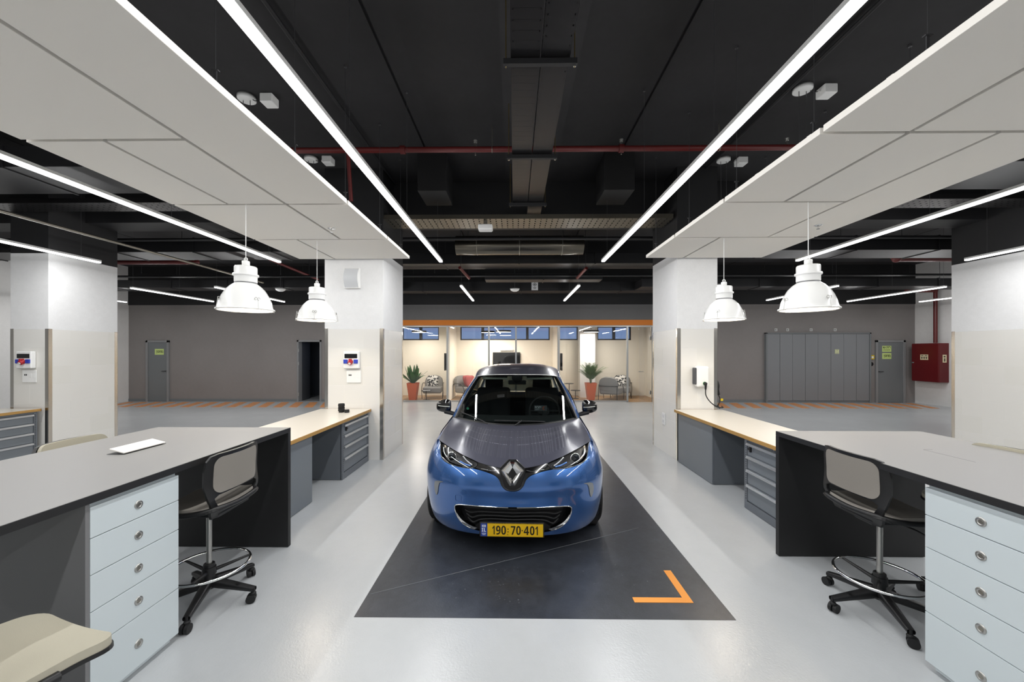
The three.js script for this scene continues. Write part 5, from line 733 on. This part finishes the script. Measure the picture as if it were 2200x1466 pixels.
// armchairs
function armchair(label, pos, turn, cushion) {   // faces local +z
  const grey = std('grey_wool', 0x8c8b89, 0.9), t = thing('lounge_armchair', label, 'armchair', pos, turn, 'grey lounge armchairs');
  mesh('seat', rb(-0.34, 0.34, 0.2, 0.43, -0.3, 0.36, 0.07, 4), grey, t);
  mesh('backrest', sheet([[-0.3, 0.36], [0.3, 0.36], [0.3, 0.62], [0.27, 0.72], [0.2, 0.79], [0.1, 0.82], [-0.1, 0.82], [-0.2, 0.79], [-0.27, 0.72], [-0.3, 0.62]], (x, y) => V(x, y, -0.22 - 0.2 * (y - 0.4) + 0.5 * x * x), 0.05, { out: V(0, 0.6, -5), thick: 0.12 }), grey, t);
  for (const s of [-1, 1]) mesh('leg', [tube([V(s * 0.36, 0.004, 0.28), V(s * 0.38, 0.35, 0.24), V(s * 0.37, 0.52, 0.1), V(s * 0.37, 0.54, -0.2), V(s * 0.33, 0.5, -0.36), V(s * 0.33, 0.004, -0.4)], 0.011, 40, 8)], M.rubber, t);
  mesh('back_rail', tube([V(-0.33, 0.5, -0.36), V(0, 0.5, -0.42), V(0.33, 0.5, -0.36)], 0.011, 20, 8), M.rubber, t);
  return t;
}
armchair('grey armchair with a patterned cushion in the left lounge room', [-3.0, 0.004, -14.15], 0.1);
armchair('grey armchair seen from behind beside the palm', [3.42, 0.004, -13.75], 2.6);
armchair('grey armchair with a patterned cushion behind the palm side armchair', [3.95, 0.004, -14.4], -0.3);
armchair('grey armchair with red cushions in the middle lounge room', [-1.75, 0.004, -14.1], 0.9);
{ const pm = std('black_white_cushion', 0xffffff, 0.9, 0, { map: canvasTex(128, 128, (c, w, h) => { c.fillStyle = '#e9e6e0'; c.fillRect(0, 0, w, h); c.fillStyle = '#232323'; seed = 19; for (let i = 0; i < 46; i++) { c.save(); c.translate(rnd() * w, rnd() * h); c.rotate(rnd() * 6); c.fillRect(-10, -5, 20, 10); c.restore(); } }) }), rm = std('red_cushion', 0x9d4b4b, 0.9);
  const cushion = (l, p, turn, m, r = -0.25) => { const t = thing('cushion', l, 'cushion', p, turn); const g = loft((u, v) => { const q = u * Math.PI * 2, w = (v - 0.5) * Math.PI, e = (c2, k) => Math.sign(c2) * Math.abs(c2) ** k; return V(0.2 * e(Math.cos(q), 0.5) * Math.cos(w) ** 0.35, 0.2 * e(Math.sin(q), 0.5) * Math.cos(w) ** 0.35, 0.06 * Math.sin(w)); }, 40, 12).rotateX(r).translate(0, 0.2, 0); const uv = g.attributes.uv, ps = g.attributes.position; for (let i = 0; i < uv.count; i++) uv.setXY(i, ps.getX(i) * 2.4 + 0.5, ps.getY(i) * 2.4); mesh('cover', g, m, t); mesh('piping', tube(roundPoly(0.4, 0.4, 0.08).map(([x, y]) => V(x, y, 0)), 0.006, 60, 6, true).rotateX(r).translate(0, 0.2, 0), m, t); };
  cushion('black and white patterned cushion on the left lounge armchair', [-2.99, 0.435, -14.06], 0.1, pm); cushion('black and white patterned cushion on the right lounge armchair', [3.9, 0.435, -14.29], -0.3, pm);
  cushion('red cushion on the middle lounge armchair, nearer one', [-1.62, 0.435, -13.98], 0.7, rm); cushion('red cushion on the middle lounge armchair, farther one', [-1.74, 0.435, -14.18], 1.0, rm, -0.35); }
// side tables and a tablet
function sideTable(l, p, h, r) { const t = thing('side_table', l, 'side table', p, 0, 'small lounge tables'); mesh('table_top', lathe([[0, h - 0.012], [r - 0.006, h - 0.012], [r, h - 0.006], [r - 0.004, h], [0, h]], 30), M.rubber, t); mesh('stem', cy(0.012, 0.012, h - 0.02, 0, h / 2, 0, 10), M.rubber, t); mesh('foot', lathe([[0, 0], [r * 0.7, 0], [r * 0.7, 0.008], [0, 0.012]], 28), M.rubber, t); }
sideTable('small black side table with a tablet before the left lounge armchair', [-3.1, 0.004, -13.5], 0.34, 0.18); sideTable('taller black side table beside the left lounge armchair', [-3.72, 0.004, -14.05], 0.52, 0.17); sideTable('taller black side table right of the car roof', [1.95, 0.004, -13.9], 0.56, 0.17); sideTable('low black side table beside the lounge pillar', [2.2, 0.004, -14.05], 0.3, 0.18);
{ const t = thing('tablet', 'white tablet lying on the low side table', 'tablet', [-3.09, 0.344, -13.5], 0.4); mesh('case', rb(-0.12, 0.12, 0, 0.009, -0.08, 0.08, 0.004), M.white, t); mesh('glass', rb(-0.1, 0.1, 0.0085, 0.0095, -0.07, 0.07, 0.0004), std('pale_screen', 0xc5c9cc, 0.2), t); }
// plants in tall orange pots
function pot(t) { const m = std('orange_planter', 0xcf6236, 0.4), o = loft((u, v) => { const q = u * 4, k = Math.floor(q) % 4, f = q - Math.floor(q), w = lerp(0.115, 0.185, v), c = [[1, 1], [-1, 1], [-1, -1], [1, -1]], a = c[k], b = c[(k + 1) % 4]; return V(w * lerp(a[0], b[0], f), 0.6 * v, w * lerp(a[1], b[1], f)); }, 16, 4, V(0, 0.3, 0)); mesh('planter', [toCreasedNormals(o.toNonIndexed(), 0.5), bx(-0.17, 0.17, 0.54, 0.55, -0.17, 0.17)], m, t); mesh('soil', bx(-0.168, 0.168, 0.55, 0.56, -0.168, 0.168), std('soil', 0x33261c, 0.95), t); }
const leafM = phys('leaf_green', { color: 0x2f5a2a, roughness: 0.5, transmission: 0.15, thickness: 0, side: THREE.DoubleSide }), leafM2 = phys('leaf_green_b', { color: 0x3f6d33, roughness: 0.5, transmission: 0.15, thickness: 0, side: THREE.DoubleSide }), palmM = phys('palm_green', { color: 0x4f6a36, roughness: 0.55, transmission: 0.15, thickness: 0, side: THREE.DoubleSide });
{ const t = thing('potted_plant', 'broad leaved plant in a tall orange pot left of the car', 'plant', [-3.6, 0.004, -13.64]); pot(t); seed = 33;
  for (let i = 0; i < 32; i++) { const a = i * 2.4 + rnd() * 0.5, ln = 0.5 + rnd() * 0.32, lean = 0.1 + rnd() * 0.8, w = 0.045 + rnd() * 0.03, c = Math.cos(a), s = Math.sin(a); mesh('leaf', loft((u, v) => { const r = 0.03 + Math.sin(v * 1.3) * lean * ln * 1.1, y = 0.56 + ln * (v - 0.42 * lean * v * v * 1.6), h = (u - 0.5) * 2 * w * Math.sin(Math.PI * Math.min(1, v * 0.9 + 0.08)) ** 0.8; return V(r * c - h * s, y - Math.abs(u - 0.5) * -0.02, r * s + h * c); }, 4, 10), i % 3 ? leafM : leafM2, t); } }
{ const t = thing('potted_plant', 'feathery palm in a tall orange pot right of the car', 'plant', [2.68, 0.004, -13.68]); pot(t); seed = 63;
  for (let i = 0; i < 28; i++) { const a = i * 2.4 + rnd() * 0.4, ln = 0.55 + rnd() * 0.25, lean = 0.1 + rnd() * 0.65, c = Math.cos(a), s = Math.sin(a), P = v => V((0.02 + lean * ln * v * v * 0.9) * c, 0.56 + ln * (v - 0.35 * lean * v * v), (0.02 + lean * ln * v * v * 0.9) * s), g = [tube([P(0), P(0.35), P(0.7), P(1)], 0.003, 12, 5)]; for (let k = 0; k < 26; k++) { const v = 0.3 + 0.7 * k / 26, p = P(v), q = P(Math.min(1, v + 0.05)), d = q.sub(p).normalize(), sd = k % 2 ? 1 : -1, side = V(-s * sd, -0.25, c * sd), L2 = 0.15 * Math.sin(Math.PI * (0.25 + 0.7 * (v - 0.3))) + 0.03, e = p.clone().addScaledVector(side, L2).addScaledVector(d, L2 * 0.8), n = d.clone().multiplyScalar(0.013); const b = new THREE.BufferGeometry(), m2 = p.clone().lerp(e, 0.4); b.setAttribute('position', new THREE.Float32BufferAttribute([p.x, p.y, p.z, m2.x + n.x, m2.y + n.y, m2.z + n.z, e.x, e.y, e.z, p.x, p.y, p.z, e.x, e.y, e.z, m2.x - n.x, m2.y - n.y, m2.z - n.z], 3)); b.computeVertexNormals(); g.push(uvBox(b)); } mesh('frond', g, palmM, t); } }
renderer.render(scene, camera);
